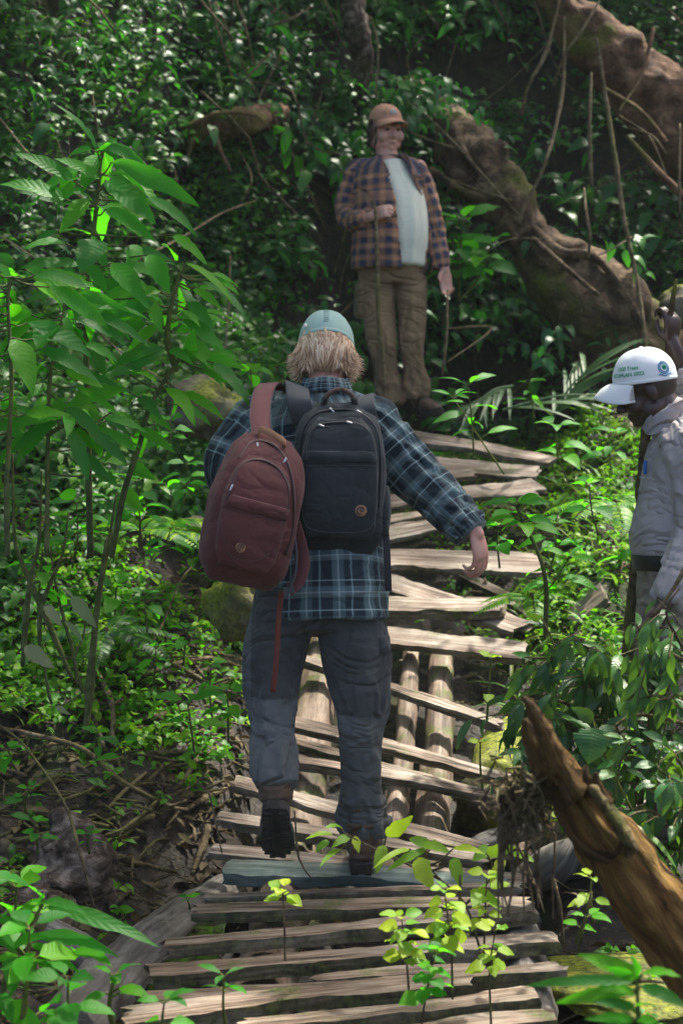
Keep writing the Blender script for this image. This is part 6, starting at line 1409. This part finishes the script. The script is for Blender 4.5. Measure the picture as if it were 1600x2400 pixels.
    g = Geo(); pc = q(846, 700, .0); g.limb([pc+(0, 0, .07), pc-(0, 0, .08)], [(.03, .06), (.034, .065)], side=X, n=20, power=.6); g.make('cargo_pocket', M['trousers_tan'], tr)
    boot(B, q(918, 978, .1), (-.15, -1, -.05), (0, 0, 1), leg=q(919, 930)); boot(B, q(978, 966, .1), (.35, -1, -.05), (0, 0, 1), leg=q(972, 918))
waiting()
stick([(876, 468, 9.10), (882, 540, 9.06), (884, 650, 9.02), (888, 760, 9.0), (898, 860, 8.98), (902, 960, 8.97)], .013, 'slim pale walking stick gripped by the waiting person', 'vine', None, name='walking_stick', taper=.9)
# ================= the stooping person at the right edge
C = empty('person', P(1560, 1950, 5.7), 'person in white cap and pale grey shirt with bowed head and one raised hand', 'person')
def stooping():
    D = 5.7; q = lambda x, y, d=0.: P(x, y, D+d)
    HM = basis(q(1513, 905), (.10, .99, .03), (-.90, .08, -.42)); HM[:3, :3] *= 1.02
    # x axis must be the person's right = +y in the scene when facing -x
    g = Geo(); head_geo(g, HM)
    g.limb([q(1535, 930), q(1560, 965), q(1590, 1020)], [.060, .058, .060]); X = np.array((.12, 1., 0))
    g.limb([q(1610, 1080), q(1605, 1200), q(1590, 1330)], [(.12, .07), (.12, .07), (.12, .07)], side=X)
    FA = [q(1608, 1090, -.04), q(1625, 1130, -.22), q(1628, 1230, -.22), q(1590, 1350, -.28), q(1548, 1425, -.32)]
    g.limb(FA, [.05, .045, .042, .034, .027])
    RA = [q(1608, 1090, .04), q(1620, 1000, .18), q(1627, 940, .24), q(1600, 870, .24), q(1577, 812, .22), q(1574, 800, .22)]
    g.limb(RA, [.05, .045, .042, .036, .029, .026])
    HL = basis(q(1548, 1425, -.32), (-.42, -.05, -.9), (-.75, -.1, .35)); hand_geo(g, HL, (.9, 1., 1.05, 1.1), .6)
    HR = basis(q(1572, 806, .22), (-.0, -.12, 1), (-.80, -.55, 0)); hand_geo(g, HR, (1.05, 1.3, 1.35, 1.35), .7)
    for k, (x0) in enumerate((1560, 1610)):
        g.limb([q(x0+10, 1440, -.1+.2*k), q(x0-10, 1650, -.1+.2*k), q(x0+5, 1900, -.1+.2*k)], [.07, .055, .045])
    body(g, M['skin_dark'], C, .0045); eyes(HM, C)
    CM = basis(xf(HM, [(0, -.004, .030)])[0]+np.array((.004, 0, -.004)), HM[:3, 0]/1.02, (HM[0, 1], HM[1, 1], -.13))
    c, e, b, k = cap_geo(CM, .090, .106, .104, z0=-.006, brim_len=.068, droop=.040, seed=7)
    cap = c.make('cap', M['cap_white'], C); e.make('cap_hem', M['cap_white'], cap); b.make('brim', M['cap_white'], cap); k.make('button', M['cap_white'], cap)
    # lettering wrapped on the crown: two short lines on the front left panel and a round emblem at the side
    def on_crown(phi, z, off=.0015):
        zz = z/.108; c_ = math.sqrt(max(0, 1-zz*zz))**.86
        return np.array((.090*c_*math.cos(phi), .108*c_*math.sin(phi), z))*(1+off/.1)
    def text(body_, size, phi0, z0, mat, nm):
        cu = bpy.data.curves.new('t', 'FONT'); cu.body = body_; cu.size = size; cu.extrude = .0; cu.align_x = 'CENTER'; cu.resolution_u = 3; cu.offset = size*.02
        o = bpy.data.objects.new('t', cu); COL.objects.link(o); dg = bpy.context.evaluated_depsgraph_get(); dg.update()
        me = bpy.data.meshes.new_from_object(o.evaluated_get(dg)); bpy.data.objects.remove(o)
        V = np.array([v.co[:] for v in me.vertices]); F = [list(p.vertices) for p in me.polygons]
        # x runs towards the back of the head for a reader standing at the person's left (camera)
        W_ = np.array([on_crown(phi0-(v[0])/.10, z0+v[1], .0022) for v in V])
        return link(nm, mesh(nm, xf(CM, W_), F, False), M[mat], cap)
    # the camera side is the person's left = -x of the frame, phi = pi; brim at phi = pi/2
    PH = math.pi
    def text2(body_, size, phi0, z0, mat, nm):
        cu = bpy.data.curves.new('t', 'FONT'); cu.body = body_; cu.size = size; cu.align_x = 'CENTER'; cu.resolution_u = 3; cu.offset = size*.02
        o = bpy.data.objects.new('t', cu); COL.objects.link(o); dg = bpy.context.evaluated_depsgraph_get(); dg.update()
        me = bpy.data.meshes.new_from_object(o.evaluated_get(dg)); bpy.data.objects.remove(o)
        V = np.array([v.co[:] for v in me.vertices]); F = [list(p.vertices) for p in me.polygons]
        W_ = np.array([on_crown(phi0+v[0]/.10, z0+v[1], .0022) for v in V])
        return link(nm, mesh(nm, xf(CM, W_), F, False), M[mat], cap)
    text2('1000 Trees', .017, PH-.60, .036, 'green_thread', 'cap_lettering')
    text2('ECOPLAN 2022', .017, PH-.62, .016, 'green_thread', 'cap_lettering')
    em = Geo()
    ce = (PH+.62, .030)
    for rr, th in ((.020, .0016), (.014, .0012)):
        em.limb(xf(CM, [on_crown(ce[0]+rr*math.cos(a)/.1, ce[1]+rr*math.sin(a), .001) for a in np.linspace(0, 6.2832, 26)]), [th]*26, n=6, step=.004)
    for a in np.linspace(0, 6.28, 17):
        em.limb(xf(CM, [on_crown(ce[0]+.0155*math.cos(a)/.1, ce[1]+.0155*math.sin(a), .001), on_crown(ce[0]+.0185*math.cos(a)/.1, ce[1]+.0185*math.sin(a), .001)]), [.0011]*2, n=5, step=.004)
    em.limb(xf(CM, [on_crown(ce[0]+t/.1, ce[1]-.024-.003*math.cos(t*160), .001) for t in np.linspace(-.022, .022, 14)]), [.0022]*14, n=6, step=.004)
    emb = em.make('cap_emblem', M['blue_thread'], cap)
    gm = Geo(); gm.ell(on_crown(ce[0], ce[1], .001), (.0028, .008, .008), CM, n=14, m=8); gm.make('emblem_centre', M['green_thread'], emb)
    hg = Geo(); hg.ell((0, -.02, .0), (.079, .082, .078), HM); hg.make('hair', M['hair_dark'], C)
    # shirt
    s = Geo(); ax = []
    tor = ([q(1568, 1318), q(1574, 1270, 0), q(1592, 1190), q(1602, 1110), q(1600, 1050), q(1590, 1005), q(1575, 985)], [(.175, .105), (.19, .135), (.195, .135), (.20, .130), (.19, .115), (.12, .09), (.075, .075)])
    s.limb(*tor, side=X, n=40, cap='round', step=.03); ax.append((tor[0], X, tor[1]))
    fa = ([q(1600, 1030, -.10), q(1622, 1075, -.20), q(1640, 1180, -.22), q(1632, 1260, -.22), q(1596, 1345, -.28), q(1560, 1412, -.31)], [.08, .080, .075, .068, .060, .048])
    rb = ([q(1600, 1020, .10), q(1622, 985, .20), q(1635, 930, .24), q(1606, 880, .235), q(1594, 862, .23)], [.08, .078, .068, .058, .052])
    for a_ in (fa, rb): s.limb(*a_, side=(0, 1, 0), n=24, cap='flat'); ax.append((a_[0], (0, 1, 0), a_[1]))
    fo = folds({0: (.012, 6, 1.8, [(.0, .08, .008)]), 1: (.014, 10, 1.5, [(.5, .1, .008)]), 2: (.012, 12, 1.3, [(.15, .08, .006)])})
    sh = garment('shirt', s, ax, M['shirt_lilac'], C, .007, 4, fo)
    co = Geo()
    co.ribbon([q(1512, 985, -.03), q(1528, 1000, -.09), q(1565, 975, -.11), q(1598, 950, -.08), q(1606, 940, .02)], .058, .005, side=(.35, -.1, 1)); 
    co.ribbon([q(1512, 985, -.03), q(1530, 985, .06), q(1580, 950, .1), q(1606, 940, .02)], .045, .005, side=(.1, .1, 1)); co.make('collar', M['shirt_lilac'], sh)
    g = Geo(); pc = q(1528, 1120, -.13)
    g.ribbon([pc+(-.035, .035, .0), pc+(.0, .0, -.006), pc+(.055, -.02, -.018)], .006, .004, side=(0, 0, 1)); g.make('pocket_seam', M['shirt_lilac'], sh)
    pe = Geo(); a = q(1511, 1083, -.085); pe.limb([a, a-(0, 0, .035)], [.006]*2, n=10); tag(pe.make('pen', M['blue']), "blue pen clipped in the stooping person's chest pocket", 'pen')
    # belt and trousers
    t = Geo(); ax = []
    pel = ([q(1578, 1325), q(1580, 1370), q(1578, 1430)], [(.17, .115), (.175, .125), (.17, .12)]); t.limb(*pel, side=X, n=30); ax.append((pel[0], X, pel[1]))
    for k, x0 in enumerate((1568, 1605)):
        l_ = ([q(x0, 1410, -.09+.18*k), q(x0-12, 1560, -.1+.2*k), q(x0-6, 1700, -.1+.2*k), q(x0+4, 1880, -.1+.2*k)], [.105, .10, .08, .07]); t.limb(*l_, side=X, n=26, cap='flat'); ax.append((l_[0], X, l_[1]))
    fo = folds({0: (.005, 8, 1.4, []), 1: (.007, 9, 1.2, []), 2: (.007, 9, 1.2, [])})
    tr = garment('trousers', t, ax, M['trousers_khaki'], C, .008, 3, fo)
    bl = Geo(); bl.limb([q(1573, 1336), q(1573, 1300)], [(.186, .132), (.186, .132)], side=X, n=40, cap='flat', power=.95); bl.make('belt', M['belt'], C)
    for k, x0 in enumerate((1572, 1612)): boot(C, q(x0+14, 1955, -.1+.2*k), (-1, -.1, 0), (0, 0, 1), leg=q(x0, 1860, -.1+.2*k))
stooping()
stick([(1583, 655, 5.86), (1576, 700, 5.88), (1570, 740, 5.90), (1566, 790, 5.92)], .010, "short red brown stick held up in the stooping person's raised hand", 'trunk', None, name='held_stick', taper=1.)
stick([(1518, 930, 5.86), (1512, 1010, 5.86), (1500, 1180, 5.84), (1488, 1330, 5.83), (1474, 1480, 5.82), (1470, 1600, 5.82)], .020, "dark upright pole standing beside the stooping person's shirt front", 'bark', None, name='walking_pole', taper=1.)
stick([(1640, 1240, 5.1), (1604, 1330, 5.1), (1560, 1405, 5.1), (1500, 1470, 5.1), (1464, 1502, 5.1)], .0075, 'thin pale bent twig in front of the lowered hand at the right edge', 'vine', None, name='bent_twig', taper=.5)
# ---------------------------------------------------------------- thin forest haze
g = Geo(); g.box((0, 6, 5.2), (15, 16.5, 9.8)); 
t = NT('forest haze'); pv = t.n('ShaderNodeVolumePrincipled'); pv.inputs['Color'].default_value = (.82, .92, .93, 1); pv.inputs['Density'].default_value = .0009
pv.inputs['Anisotropy'].default_value = .2; t.l(pv.outputs[0], t.out.inputs['Volume'])
hz = tag(g.make('haze', t.m, smooth=False), kind='stuff')
